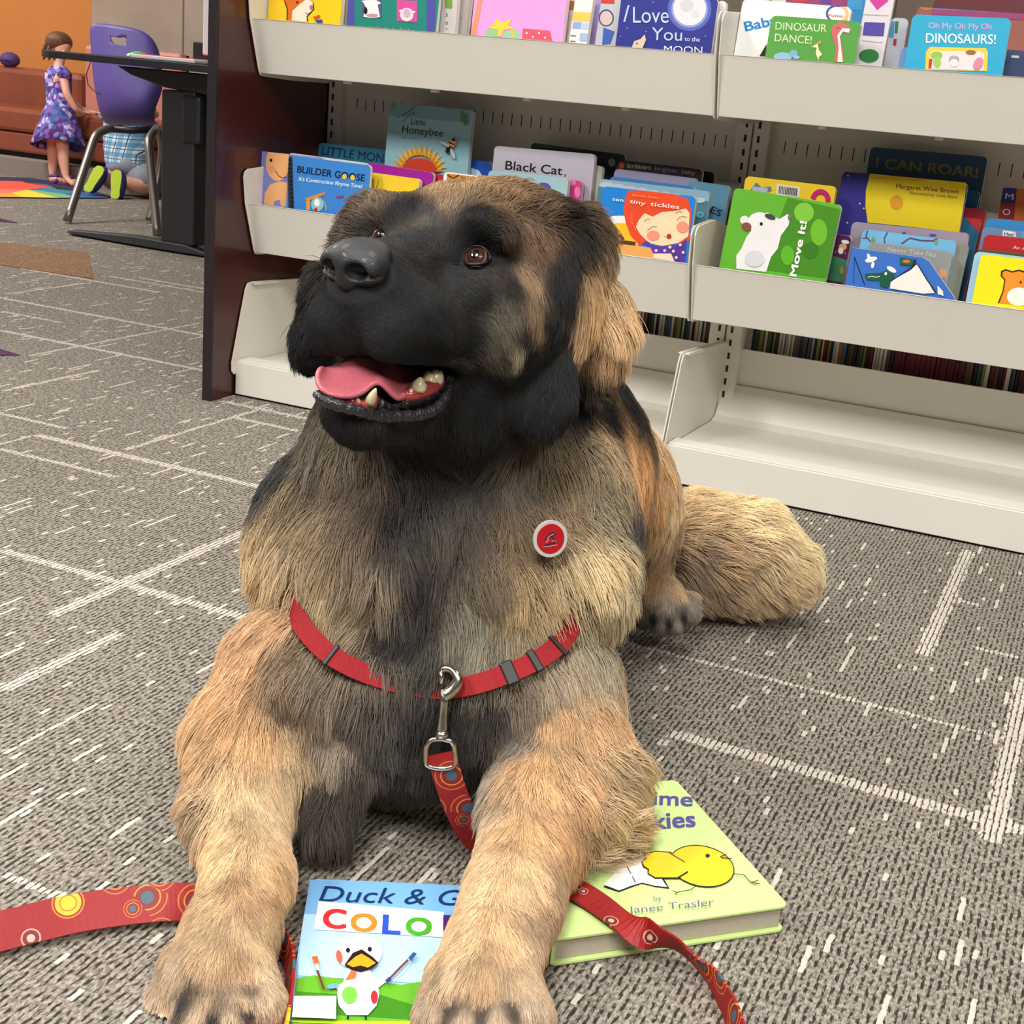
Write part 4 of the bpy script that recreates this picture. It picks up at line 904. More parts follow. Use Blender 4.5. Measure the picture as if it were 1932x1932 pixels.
# ---- fur: hair curves rooted on the body
_bp, _bn = hit(1037, 1016); BADGE_C = W(1037, 1016, (_bp-CP)@FW-.030)
def make_fur():
    tri = np.concatenate([BF[:, [0, 1, 2]], BF[:, [0, 2, 3]]])
    a, b_, c_ = BW[tri[:, 0]], BW[tri[:, 1]], BW[tri[:, 2]]
    area_ = .5*np.linalg.norm(np.cross(b_-a, c_-a), axis=1)
    cen = (a+b_+c_)/3; nrm = BN[tri].mean(1)
    to = CP-cen; to /= np.linalg.norm(to, axis=1)[:, None]
    face = (nrm*to).sum(1)
    dist = np.linalg.norm(cen-CP, axis=1)
    info = coat(cen)
    L = info[:, 6]
    dens = np.clip((face+.45)/.5, .03, 1)*(1.25/dist)**1.6*np.clip(.012/L, .45, 2.2)
    w = area_*dens; w[cen[:, 2] < .006] = 0
    w /= w.sum()
    idx = rng.choice(len(tri), NH, p=w)
    r1 = np.sqrt(rng.random(NH)); r2 = rng.random(NH)
    u, v, q = 1-r1, r1*(1-r2), r1*r2
    T = tri[idx]
    P = BW[T[:, 0]]*u[:, None]+BW[T[:, 1]]*v[:, None]+BW[T[:, 2]]*q[:, None]
    Nn = BN[T[:, 0]]*u[:, None]+BN[T[:, 1]]*v[:, None]+BN[T[:, 2]]*q[:, None]
    Nn /= np.linalg.norm(Nn, axis=1)[:, None]
    # bare places: nose pad, inside of the mouth, eyes
    loc = ((P-CP)@np.array([RT, UP, FW]).T-HO)@np.array([HS, HU, HF]).T
    bad = np.linalg.norm((loc-np.array([.010, -.090, .088]))/np.array([.054, .0190, .066]), axis=1) < 1
    bad |= np.linalg.norm((loc-np.array([.010, -.010, .106]))/np.array([.029, .0200, .028]), axis=1) < 1
    for s_ in (-1, 1): bad |= np.linalg.norm((loc-np.array([s_*.047, -.002, .010]))/np.array([.0122, .0092, .022]), axis=1) < 1
    P, Nn = P[~bad], Nn[~bad]
    A = coat(P); n = len(P)
    col = A[:, :3]; D = A[:, 3:6]; L = A[:, 6]; lift = A[:, 7]
    D = D-Nn*(D*Nn).sum(1)[:, None]; D /= np.linalg.norm(D, axis=1)[:, None]+1e-9
    # clumps: hairs share a lock whose lie, length and tone differ from the next lock
    cell = np.where(L > .024, .0105, .008)[:, None]
    def hsh(P, cell, k):
        j = P+rng.normal(0, cell*.12, P.shape)
        i = np.floor(j/cell).astype(np.int64); h = (i[:, 0]*73856093) ^ (i[:, 1]*19349663) ^ (i[:, 2]*83492791)
        h = (h ^ (h >> 13))*(1274126177+k); h = h ^ (h >> 16)
        return ((h*2654435761) % 1000003)/1000003.0
    k1 = hsh(P, .0125, 1); k2 = hsh(P, .0125, 5); k3 = hsh(P, .022, 9); k4 = hsh(P, .006, 13)
    side = np.cross(Nn, D)
    long_ = np.clip(L/.03, .1, 1.2)
    ang = ((k1-.5)*.75+(k3-.5)*.65)*long_+rng.normal(0, .13, n)
    D = D*np.cos(ang)[:, None]+side*np.sin(ang)[:, None]
    L = L*(.78+.3*k2)*(.75+.4*rng.random(n))
    lift = np.clip(lift*(.65+.75*k3)*(1+.35*long_)+rng.normal(0, .08, n), .03, 1.1)
    tone = (.76+.40*k2)*(.84+.30*rng.random(n))*(.86+.26*k4)*(.88+.22*k3)
    K = 6
    tt = np.linspace(0, 1, K)
    pts = np.zeros((n, K, 3), np.float32)
    g = np.array([0, 0, -1.])
    bend = (rng.random(n)-.5)*.25
    # distance to the lock's own axis shrinks towards the tip
    for j, t in enumerate(tt):
        along = D*(t*L)[:, None]; out = Nn*(lift*L*(t-.55*t*t)*1.25)[:, None]
        sag = g*(L*.22*t*t)[:, None]; sd = side*(bend*L*t*t)[:, None]
        pts[:, j] = P+along+out+sag+sd
    # pull tips towards lock centre
    ck = np.floor((P)/cell).astype(np.int64)+4000; cid = (((L > .024)*1+np.abs(Nn).argmax(1)*2+6*(Nn[:, 0] > 0)+12*(Nn[:, 1] > 0)) << 45)+(ck[:, 0] << 30)+(ck[:, 1] << 15)+ck[:, 2]
    un, inv = np.unique(cid, return_inverse=True)
    cnt = np.bincount(inv)
    pull = np.clip((L-.006)/.024, 0, .64)
    for j, t in enumerate(tt[1:], 1):
        m = np.stack([np.bincount(inv, pts[:, j, a_])/cnt for a_ in range(3)], 1)[inv]
        pts[:, j] += (m-pts[:, j])*(pull*t**1.3)[:, None]
    pts[:, :, 2] = np.maximum(pts[:, :, 2], .0035)
    fl = pts.reshape(-1, 3); ob = on_quad(fl, BOOKQ) & (fl[:, 2] < .0285); fl[ob, 2] = .0285; pts = fl.reshape(n, K, 3)
    SA = np.array(STRAP); keep = np.ones(n, bool)
    lo_, hi_ = SA.min(0)-.03, SA.max(0)+.03
    cand = np.where(((pts > lo_) & (pts < hi_)).all(-1).any(-1))[0]
    q_ = pts[cand]; dm_ = np.full(len(cand), 9.0)
    for a_ in SA:
        rel = q_-a_; dd = np.sqrt((rel@RT)**2+(rel@UP)**2)+np.where(rel@FW > .001, 9, 0); dm_ = np.minimum(dm_, dd.min(1))
    sx = 966+FPX*((q_[:, 0]-CP)@RT)/((q_[:, 0]-CP)@FW)
    pr_ = np.where((sx > 680) & (sx < 850), .25, .82)
    keep[cand[(dm_ < .0070) & (rng.random(len(cand)) < pr_)]] = False
    rel = pts-BADGE_C; dd = np.sqrt((rel@RT)**2+(rel@UP)**2)+np.where(rel@FW > .001, 9, 0); keep &= ~(dd.min(1) < .0135)
    pts, col, tone, L = pts[keep], col[keep], tone[keep], L[keep]
    return pts, np.clip(col*tone[:, None], 0, 1), L
NH = 340000
pts, hcol, hL = make_fur()
n, K, _ = pts.shape
hc = bpy.data.hair_curves.new('fur'); hc.add_curves([K]*n)
org = np.array(DOG['wo'])
hc.points.foreach_set('position', (pts-org).astype(np.float32).ravel())
ra = hc.attributes.new('radius', 'FLOAT', 'POINT')
base_r = (.00016+.00011*np.clip(hL/.03, 0, 1.3))
ra.data.foreach_set('value', (base_r[:, None]*np.array([1, 1, .95, .8, .55, .15])[None]).astype(np.float32).ravel())
ca = hc.attributes.new('tint', 'FLOAT_COLOR', 'CURVE')
ca.data.foreach_set('color', np.concatenate([hcol, np.ones((n, 1))], 1).astype(np.float32).ravel())
FURM = bpy.data.materials.new('dog_fur'); FURM.use_nodes = True; nt = FURM.node_tree
nt.nodes.remove(nt.nodes['Principled BSDF'])
at = N(nt, 'Attribute', attribute_name='tint'); hi = N(nt, 'HairInfo')
df = N(nt, 'BsdfDiffuse'); hr = N(nt, 'BsdfHair'); hr.inputs['RoughnessU'].default_value = .35; hr.inputs['RoughnessV'].default_value = .7
hr.inputs['Offset'].default_value = radians(-3)
sc_ = N(nt, 'VectorMath', operation='SCALE'); nt.links.new(at.outputs['Color'], sc_.inputs[0])
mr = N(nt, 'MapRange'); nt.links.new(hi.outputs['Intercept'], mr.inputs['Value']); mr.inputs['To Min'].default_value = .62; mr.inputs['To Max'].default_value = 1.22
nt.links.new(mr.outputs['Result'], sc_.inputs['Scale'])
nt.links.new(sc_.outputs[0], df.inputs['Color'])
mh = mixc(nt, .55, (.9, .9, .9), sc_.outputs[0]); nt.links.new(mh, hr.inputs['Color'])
ms = N(nt, 'MixShader'); ms.inputs[0].default_value = .07
nt.links.new(df.outputs[0], ms.inputs[1]); nt.links.new(hr.outputs[0], ms.inputs[2])
nt.links.new(ms.outputs[0], nt.nodes['Material Output'].inputs['Surface'])
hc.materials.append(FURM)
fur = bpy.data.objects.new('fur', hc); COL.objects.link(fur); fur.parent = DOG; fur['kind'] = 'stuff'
SHOWFUR = True

# ---- nose pad: its own fine surface with nostrils
NOSEM = mat('nose_leather', (27, 28, 32), .45, noise=.1, nscale=500, bump=.35, bscale=1100, coat=.10)
NC = cf(666, 497, .975)
NX = np.array([HS, HU, HF])
def NP(s, u, f): return NC+s*HS+u*HU+f*HF
Fn = Field(NC-.05, NC+.05, .0011)
Fn.ell(NP(0, 0, 0), (.0235, .0160, .017), NX, k=.004)
for s_ in (-1, 1): Fn.ell(NP(s_*.016, -.002, -.002), (.0125, .0125, .014), NX, k=.005)
Fn.ell(NP(0, .006, -.014), (.021, .012, .018), NX, k=.008)
Fn.ell(NP(0, -.012, .004), (.008, .008, .010), NX, k=.005)
for s_ in (-1, 1):
    Fn.ell(NP(s_*.0125, -.0040, .0140), (.0084, .0068, .012), NX, k=.0025, op='sub')
    Fn.cap(NP(s_*.0165, -.0055, .013), NP(s_*.026, -.006, .002), .0030, .0014, k=.002, op='sub')
Fn.cap(NP(0, -.006, .021), NP(0, -.022, .014), .0010, .0012, k=.0015, op='sub')
nv, nf = Fn.mesh(1)
np_mesh('nose', cw(nv), nf[:, ::-1].copy(), DOG, [NOSEM])

# ---- eyes
IRIS = mat('iris_brown', (66, 32, 16), .25, noise=.25, nscale=900, coat=1)
PUP = mat('pupil_black', (6, 6, 8), .12, coat=1); SCL = mat('eye_dark_white', (120, 104, 96), .25, coat=1); LIDM = mat('eyelid_black', (16, 15, 16), .4)
def eye(c, r, gaze, big):
    g = np.array(gaze, float); g /= np.linalg.norm(g); a = np.cross(g, UP); a /= np.linalg.norm(a); b = np.cross(a, g)
    V = []; Fc = []; mi = []; nu = 32; rings = [0, 8, 16, 23, 30, 38, 46, 50, 60, 75, 95, 120, 150, 180]
    for th in rings:
        t_ = radians(th)
        for j in range(nu):
            ph = 2*pi*j/nu; V.append(c+r*(cos(t_)*g+sin(t_)*(cos(ph)*a+sin(ph)*b)))
    m = MB()
    for i in range(len(rings)-1):
        mm = PUP if rings[i+1] <= 23 else IRIS if rings[i+1] <= 50 else (LIDM if rings[i+1] > 60 else SCL)
        Q = V[i*nu:(i+2)*nu]; m.add(Q, [(j, nu+j, nu+(j+1) % nu, (j+1) % nu) for j in range(nu)], mm)
    e_ = m.build('eye', None, DOG, smooth=True)
    for sg, ang_ in ((1, 58), (-1, 44)):
        ctr = b*sg*.92-g*.1; ctr /= np.linalg.norm(ctr); a2 = np.cross(ctr, g); a2 /= np.linalg.norm(a2); b2 = np.cross(a2, ctr); lm = MB(); VV = []; R_ = [0, 15, 30, 42, ang_-2, ang_]
        for th in R_:
            for j in range(24):
                ph = 2*pi*j/24; VV.append(c+r*1.10*(cos(radians(th))*ctr+sin(radians(th))*(cos(ph)*a2+sin(ph)*b2)))
        lm.add(VV, [(i*24+j, (i+1)*24+j, (i+1)*24+(j+1) % 24, i*24+(j+1) % 24) for i in range(len(R_)-1) for j in range(24)], LIDM)
        lo = lm.build('eyelid', None, DOG, smooth=True); so_ = lo.modifiers.new('t', 'SOLIDIFY'); so_.thickness = .0012
    lid = []
    for j in range(28):
        ph = 2*pi*j/28; q = cos(ph)*a*r*1.06+sin(ph)*b*r*.80
        lid.append(c+q+g*sqrt(max((r*1.08)**2-q@q, 0))*1.0)
    MB().tube(lid, .0012, LIDM, 8, closed=True).build('eye_rim', None, DOG, smooth=True)
G = -FW*.88+UP*.30-RT*.22
eye(cw(H(.0470, -.004, .0020)[None])[0], .0098, G, 1)
eye(cw(H(-.0460, .000, .0010)[None])[0], .0098, G, 0)

# ---- tongue, gums, teeth, lower lip
TONG = mat('tongue_pink', (196, 100, 112), .34, noise=.08, nscale=300, bump=.35, bscale=1500, coat=.3)
GUM = mat('gum_red', (170, 66, 66), .3, coat=.5); TOOTH = mat('tooth_ivory', (226, 212, 170), .25, noise=.06, nscale=300, coat=.4)
LIPM = mat('lip_black', (34, 32, 36), .38, noise=.4, nscale=500, bump=.8, bscale=500, coat=.35)
def Z(x, y, w): return W(560+x/5.682, 620+y/5.682, w)
fr = [(262, 392, .990), (205, 470, .980), (197, 590, .974), (268, 685, .973), (400, 738, .975), (560, 752, .980), (680, 715, .986), (765, 640, .990), (850, 572, .993), (935, 625, .997), (1010, 715, 1.002), (1085, 780, 1.007), (1155, 755, 1.014), (1215, 670, 1.020), (1290, 600, 1.027), (1330, 520, 1.035)]
bk = [(395, 440), (440, 400), (500, 360), (560, 320), (640, 300), (720, 320), (800, 340), (870, 350), (950, 370), (1010, 385), (1070, 400), (1130, 410), (1190, 420), (1250, 430), (1300, 440), (1340, 450)]
from itertools import product
V = []; NS = 9; K = len(fr)
for i in range(K):
    a_ = np.array([fr[i][0], fr[i][1], 0.]); b_ = np.array([bk[i][0], bk[i][1], 0.])
    for s_ in range(NS):
        t_ = s_/(NS-1); q = a_*(1-t_)+b_*t_
        w_ = fr[i][2]+.045*t_
        dip = 26*sin(pi*t_)*(1 if 2 < i < 13 else .4)
        V.append(Z(q[0], q[1]+dip, w_))
m = MB(); m.add(V, [(i*NS+j, (i+1)*NS+j, (i+1)*NS+j+1, i*NS+j+1) for i in range(K-1) for j in range(NS-1)], TONG)
to = m.build('tongue', None, DOG, smooth=True)
so = to.modifiers.new('t', 'SOLIDIFY'); so.thickness = .0045; so.offset = 0
ss = to.modifiers.new('s', 'SUBSURF'); ss.levels = 2; ss.render_levels = 2
def tooth(base, tip, r, par=None):
    base, tip = np.asarray(base), np.asarray(tip); P_ = [base+(tip-base)*t_ for t_ in (0, .3, .6, .85, 1)]
    MB().tube(P_, [r, r*.98, r*.75, r*.42, r*.12], TOOTH, 10).build('tooth', None, DOG, smooth=True)
tooth(Z(775, 812, .997), Z(848, 640, .985), .0042)
tooth(Z(650, 815, .993), Z(655, 745, .990), .0030); tooth(Z(590, 805, .990), Z(590, 750, .988), .0024); tooth(Z(520, 790, .988), Z(520, 745, .986), .0022)
tooth(Z(1300, 660, 1.026), Z(1330, 520, 1.022), .0062); tooth(Z(1345, 640, 1.030), Z(1375, 590, 1.026), .0040)
tooth(Z(1430, 590, 1.040), Z(1400, 455, 1.036), .0070); tooth(Z(1470, 570, 1.043), Z(1500, 440, 1.038), .0072); tooth(Z(1500, 540, 1.046), Z(1545, 450, 1.042), .0050)
tooth(Z(1215, 700, 1.022), Z(1235, 640, 1.020), .0032)
MB().tube([Z(300, 745, .982), Z(420, 790, .986), Z(560, 822, .990), Z(700, 830, .996), Z(800, 815, 1.0), Z(850, 740, 1.006)], [.003, .0045, .005, .005, .0048, .003], GUM, 10).build('gum', None, DOG, smooth=True)
MB().tube([Z(1120, 730, 1.018), Z(1220, 712, 1.024), Z(1330, 672, 1.031), Z(1430, 632, 1.038), Z(1510, 575, 1.046), Z(1550, 500, 1.052)], [.003, .006, .0068, .0066, .006, .003], GUM, 10).build('gum', None, DOG, smooth=True)
lp = [(215, 700, .985), (250, 740, .979), (360, 792, .978), (500, 838, .981), (640, 872, .985), (760, 912, .991), (880, 945, .999), (1000, 948, 1.006), (1120, 940, 1.012), (1280, 935, 1.020), (1420, 900, 1.028), (1530, 830, 1.037), (1600, 720, 1.046), (1630, 600, 1.055), (1600, 480, 1.062)]
pp = smoothpath([Z(*q_) for q_ in lp], 4)
rr = [.0030+.0005*sin(i*1.9)+.0016*min(1, i/8) for i in range(len(pp))]
MB().tube(pp, rr, LIPM, 12).build('lower_lip', None, DOG, smooth=True)
pp = smoothpath([Z(880, 800, 1.008), Z(980, 840, 1.015), Z(1120, 800, 1.022), Z(1300, 760, 1.030), Z(1440, 720, 1.040), Z(1540, 620, 1.050)], 4)
MB().tube(pp, [.0042+.0012*sin(i*2.3) for i in range(len(pp))], LIPM, 10).build('inner_lip', None, DOG, smooth=True)

# ------------------------------------------------------------------ harness strap, badge, leash
REDW = mat('red_webbing', (158, 14, 26), .65, noise=.12, nscale=700, bump=.6, bscale=1400)
BLKP = mat('black_buckle', (22, 22, 24), .35, coat=.3)
CHROME = mat('worn_chrome', (196, 190, 178), .22, metal=1.0, noise=.08, nscale=300)
def ribbon(name, P_, Wv, width, th, m_, parent, closed=False):
    """flat strap along P_ with width direction Wv; UV u along, v across in metres"""
    n_ = len(P_); V = []; F = []; uv = []
    d = 0; us = []
    for i in range(n_):
        if i: d += np.linalg.norm(P_[i]-P_[i-1])
        us.append(d)
    for i in range(n_):
        t_ = P_[min(i+1, n_-1)]-P_[max(i-1, 0)]; t_ = t_/np.linalg.norm(t_); w_ = Wv[i]-t_*(Wv[i]@t_); w_ /= np.linalg.norm(w_); nn_ = np.cross(t_, w_)
        for a_, b_ in ((-.5, -.5), (.5, -.5), (.5, .5), (-.5, .5)): V.append(P_[i]+w_*a_*width+nn_*b_*th)
    for i in range(n_-1):
        for j in range(4): F.append((i*4+j, i*4+(j+1) % 4, (i+1)*4+(j+1) % 4, (i+1)*4+j))
    F.append((3, 2, 1, 0)); F.append(tuple((n_-1)*4+j for j in range(4)))
    o = MB().add(V, F, m_).build(name, None, parent, smooth=False)
    ul = o.data.uv_layers.new(name='UVMap')
    org_ = np.array(o['wo'])
    for lp_ in o.data.loops:
        i, j = divmod(lp_.vertex_index, 4); ul.data[lp_.index].uv = (us[i], (width if j in (1, 2) else 0))
    return o
strap_px = [(552, 1142), (560, 1165), (580, 1192), (610, 1225), (650, 1252), (700, 1274), (760, 1291), (830, 1301), (890, 1293), (950, 1274), (1000, 1252), (1040, 1228), (1066, 1203), (1078, 1180), (1092, 1150)]
SP = STRAP
HAR = thing('dog_harness', 'red webbing harness strap with black slides across the dog\'s chest', 'harness', tuple(SP[len(SP)//2]))
ribbon('strap', SP, [SUPV]*len(SP), .0165, .0022, REDW, HAR)
def slide(i, ln, m_=BLKP, grow=1.25):
    a_ = SP[i]; t_ = SP[i+1]-SP[i-1]; t_ /= np.linalg.norm(t_); w_ = SUPV-t_*(SUPV@t_); w_ /= np.linalg.norm(w_); n_ = np.cross(t_, w_)
    mb_ = MB(); mb_.box(-ln/2, ln/2, -.0165*grow/2, .0165*grow/2, -.003, .003, m_, (t_, w_, n_), a_); return mb_.build('slide', None, HAR, bevel=.0012)
NSP = len(SP)
def near(x): return int(np.argmin([abs((966+FPX*((p-CP)@RT)/((p-CP)@FW))-x) for p in SP]))
slide(near(622), .004); slide(near(962), .011); slide(near(1008), .007); slide(near(1050), .004, grow=1.4)
bp, bn = hit(1037, 1016)
bc = bp-FW*.030; wz = (bc-CP)@FW; bc = W(1037, 1016, wz)
BAD = thing('pin_badge', 'small oval red pin badge with silver rim on the dog\'s ruff', 'badge', tuple(bc))
bt = -FW*.93-UP*.10+RT*.30; bt /= np.linalg.norm(bt); bu = UP-bt*(UP@bt); bu /= np.linalg.norm(bu); br = np.cross(bu, bt)
def disc(name, rx, ry, th, off, m_, cx=0, cy=0, rot=-.28):
    P_ = [bc+bt*off+br*(cx+rx*cos(t_)*cos(rot)-ry*sin(t_)*sin(rot))+bu*(cy+rx*cos(t_)*sin(rot)+ry*sin(t_)*cos(rot)) for t_ in np.linspace(0, 2*pi, 32, endpoint=False)]
    return MB().prism(P_, bt*th, m_).build(name, None, BAD, bevel=.0004)
disc('rim', .0150, .0155, .0022, 0, mat('badge_silver', (206, 204, 200), .35, metal=.25)); disc('enamel', .0120, .0125, .0006, .0020, mat('badge_red', (176, 12, 28), .35, coat=.25))
em = MB(); SILV = mat('badge_lines', (206, 200, 204), .35, metal=.6); DKL = mat('badge_dark', (50, 30, 50), .4)
def bl(pts, w_, m_):
    pts = np.array(pts)*.001
    for i in range(len(pts)-1):
        a_, b_ = pts[i], pts[i+1]; d_ = b_-a_; d_ /= np.linalg.norm(d_); q_ = np.array([-d_[1], d_[0]])*w_*.0005
        em.prism([bc+bt*.0026+br*p[0]+bu*p[1] for p in (a_-q_, b_-q_, b_+q_, a_+q_)], bt*.0003, m_)
bl([(-5, -1), (-3, 2), (-1, 4), (2, 5.5), (4, 4), (2, 2.5), (0, 2), (2, 0), (5, -3), (0, -4), (-5, -5)], 1.0, DKL); bl([(-4, -3), (-2, -1), (-3, 1), (0, 3), (3, 4)], .7, SILV); bl([(5, -3), (3, -1), (1, -2)], .8, SILV); bl([(-6, -6.5), (0, -6), (6, -5)], .6, SILV)
em.build('emblem', None, BAD)

# leash webbing pattern: rings of several colours on red
LE = bpy.data.materials.new('leash_webbing'); LE.use_nodes = True; nt = LE.node_tree; b = nt.nodes['Principled BSDF']; b.inputs['Roughness'].default_value = .5
uvn = N(nt, 'TexCoord'); vo = N(nt, 'TexVoronoi', voronoi_dimensions='2D'); vo.inputs['Scale'].default_value = 30; vo.inputs['Randomness'].default_value = .75
nt.links.new(uvn.outputs['UV'], vo.inputs['Vector'])
sc1 = N(nt, 'SeparateColor'); nt.links.new(vo.outputs['Color'], sc1.inputs[0])
rs = mth(nt, 'DIVIDE', vo.outputs['Distance'], mth(nt, 'MULTIPLY_ADD', sc1.outputs[0], .30, .20))
def ramp(stops):
    r_ = N(nt, 'ValToRGB'); r_.color_ramp.interpolation = 'CONSTANT'; els = r_.color_ramp.elements
    while len(els) < len(stops): els.new(.5)
    for e_, (p_, c_) in zip(els, stops): e_.position = p_; e_.color = (*lin(c_), 1)
    nt.links.new(rs, r_.inputs[0]); return r_.outputs[0]
RD = (150, 12, 16)
c1_ = ramp([(0, (236, 190, 40)), (.42, (190, 90, 20)), (.48, (240, 180, 40)), (.72, RD), (.82, (230, 130, 30)), (.9, RD)])
c2_ = ramp([(0, (200, 170, 160)), (.25, (120, 24, 24)), (.5, (190, 150, 130)), (.6, RD), (.99, RD), (1, RD)])
c3_ = ramp([(0, (70, 96, 110)), (.3, (130, 30, 26)), (.55, (236, 140, 40)), (.62, (150, 26, 24)), (.85, (206, 110, 50)), (.92, RD)])
mx_ = mixc(nt, mth(nt, 'GREATER_THAN', sc1.outputs[1], .62), c2_, c1_); mx_ = mixc(nt, mth(nt, 'GREATER_THAN', sc1.outputs[2], .66), mx_, c3_)
nt.links.new(mx_, b.inputs['Base Color'])
nz = N(nt, 'TexNoise'); nz.inputs['Scale'].default_value = 1500; tcn = N(nt, 'TexCoord'); nt.links.new(tcn.outputs['Object'], nz.inputs['Vector'])
bpn = N(nt, 'Bump'); bpn.inputs['Strength'].default_value = .4; bpn.inputs['Distance'].default_value = .001; nt.links.new(nz.outputs[0], bpn.inputs['Height']); nt.links.new(bpn.outputs[0], b.inputs['Normal'])
wc = (SP[near(845)]-CP)@FW-.012
LSH = thing('leash', 'red leash patterned with coloured circles, clipped to the chest strap and winding over the floor', 'leash', tuple(onz(1000, 1700)))
def spl(P_, n=6): return smoothpath(P_, n)
# upper piece hanging from the clip, passing under the leg, over the green book and away
def mk(name, pts, wvs, width, n=6):
    P_ = spl(pts, n); Wi = spl(wvs, n); return ribbon(name, P_, Wi, width, .0022, LE, LSH)
ZV = np.array([0, 0, 1.])
A_ = [W(832, 1422, wc+.004), W(846, 1470, wc+.012), W(866, 1525, wc+.026), W(893, 1575, wc+.045), onz(945, 1620, .012), onz(1010, 1650, .016), onz(1070, 1670, .0315), onz(1125, 1702, .0315), onz(1180, 1742, .0315), onz(1232, 1768, .034), onz(1285, 1790, .024), onz(1330, 1830, .0125), onz(1362, 1875, .0125), onz(1384, 1925, .0125), onz(1392, 1985, .0125), onz(1370, 2100, .0125), onz(1270, 2230, .0125)]
wv = [RT, RT+.1*UP, RT+.25*UP, RT+.3*UP, RT+.8*UP, RT*.5+UP, .45*RT+UP, .65*RT+UP, .6*RT+UP, .4*RT+.7*UP+.5*ZV, .2*RT+.2*UP+ZV, ZV+.1*RT, ZV+.15*RT, ZV+.15*RT, ZV+.15*RT]
while len(wv) < len(A_): wv.append(wv[-1])
for i in range(10, len(A_)):
    v_ = A_[i]-CP; v_ /= np.linalg.norm(v_); wv[i] = -v_+RT*.36+UP*.05
v_ = A_[9]-CP; v_ /= np.linalg.norm(v_); wv[9] = -v_*.45+RT*.55+UP*.55
for i in range(5, 9): wv[i] = np.array([wv[i][0], wv[i][1], wv[i][2]*(.05 if i < 9 else 1)])
assert len(wv) >= len(A_), (len(wv), len(A_))
mk('webbing', A_, wv[:len(A_)], .024)
mk('webbing', [onz(420, 1700, .012), onz(370, 1702, .014), onz(320, 1702, .017), onz(250, 1708, .017), onz(150, 1722, .017), onz(60, 1742, .017), onz(-30, 1764, .017), onz(-120, 1780, .017), onz(-350, 1800, .017), onz(-650, 1780, .017)], [FW*.6+ZV*.6]*10, .030)
mk('webbing', [onz(498, 1762, .012), onz(535, 1782, .012), onz(547, 1820, .012), onz(546, 1870, .012), onz(538, 1930, .012), onz(532, 1990, .012), onz(540, 2120, .012)], [ZV+.25*RT]*7, .021)
# swivel snap
SN = MB()
SN.tube([W(834, 1388, wc), W(834, 1376, wc), W(836, 1350, wc-.001), W(838, 1325, wc-.002), W(838, 1300, wc-.003)], [.0040, .0046, .0036, .0036, .0040], CHROME, 14)
SN.build('snap_barrel', None, LSH, smooth=True)
hk = smoothpath([W(838, 1312, wc-.003), W(852, 1304, wc-.003), W(862, 1290, wc-.003), W(863, 1276, wc-.002), W(852, 1264, wc+.002), W(838, 1262, wc+.004), W(830, 1272, wc+.004)], 4)
MB().tube(hk, [.0058*(1-.55*i/len(hk)) for i in range(len(hk))], CHROME, 12).build('snap_hook', None, LSH, smooth=True)
MB().tube([W(833, 1290, wc+.001), W(832, 1262, wc+.003)], .0020, CHROME, 8).build('snap_gate', None, LSH, smooth=True)
MB().tube([W(834, 1392, wc-.001), W(834, 1380, wc-.001)], .0056, CHROME, 16).build('swivel', None, LSH, smooth=True)
rg = smoothpath([W(834, 1394, wc), W(815, 1396, wc), W(805, 1408, wc+.001), W(803, 1428, wc+.003), W(806, 1444, wc+.005), W(833, 1450, wc+.006), W(858, 1444, wc+.005), W(858, 1420, wc+.003), W(855, 1404, wc+.001), W(848, 1396, wc)], 4)
MB().tube(rg[:-1], .0022, CHROME, 10, closed=True).build('ring', None, LSH, smooth=True)

# ------------------------------------------------------------------ books
from mathutils.geometry import tessellate_polygon
def text_mesh(txt, bold, shear=0.0):
    cu = bpy.data.curves.new('t', 'FONT'); cu.body = txt; cu.size = 1; cu.offset = bold; cu.shear = shear; cu.resolution_u = 4
    o = bpy.data.objects.new('t', cu); COL.objects.link(o)
    dg = bpy.context.evaluated_depsgraph_get(); me = bpy.data.meshes.new_from_object(o.evaluated_get(dg))
    V = np.array([v.co[:2] for v in me.vertices]); F = [tuple(p.vertices) for p in me.polygons]
    bpy.data.objects.remove(o); bpy.data.curves.remove(cu); bpy.data.meshes.remove(me)
    return V, F
def rounded(w, h, r, n=4):
    P = []
    for cx, cy, a0 in ((w-r, r, -90), (w-r, h-r, 0), (r, h-r, 90), (r, r, 180)):
        for k in range(n+1):
            a = radians(a0+90*k/n); P.append((cx+r*cos(a), cy+r*sin(a)))
    return P if r > 0 else [(w, 0), (w, h), (0, h), (0, 0)]
def clip(P, planes):
    for q, m_ in planes:
        if len(P) < 3: return []
        out = []
        for i in range(len(P)):
            a_, b_ = P[i], P[(i+1) % len(P)]; da, db = (a_-q)@m_, (b_-q)@m_
            if da >= 0: out.append(a_)
            if (da < 0) != (db < 0): out.append(a_+(b_-a_)*(da/(da-db)))
        P = out
    return P if len(P) > 2 else []
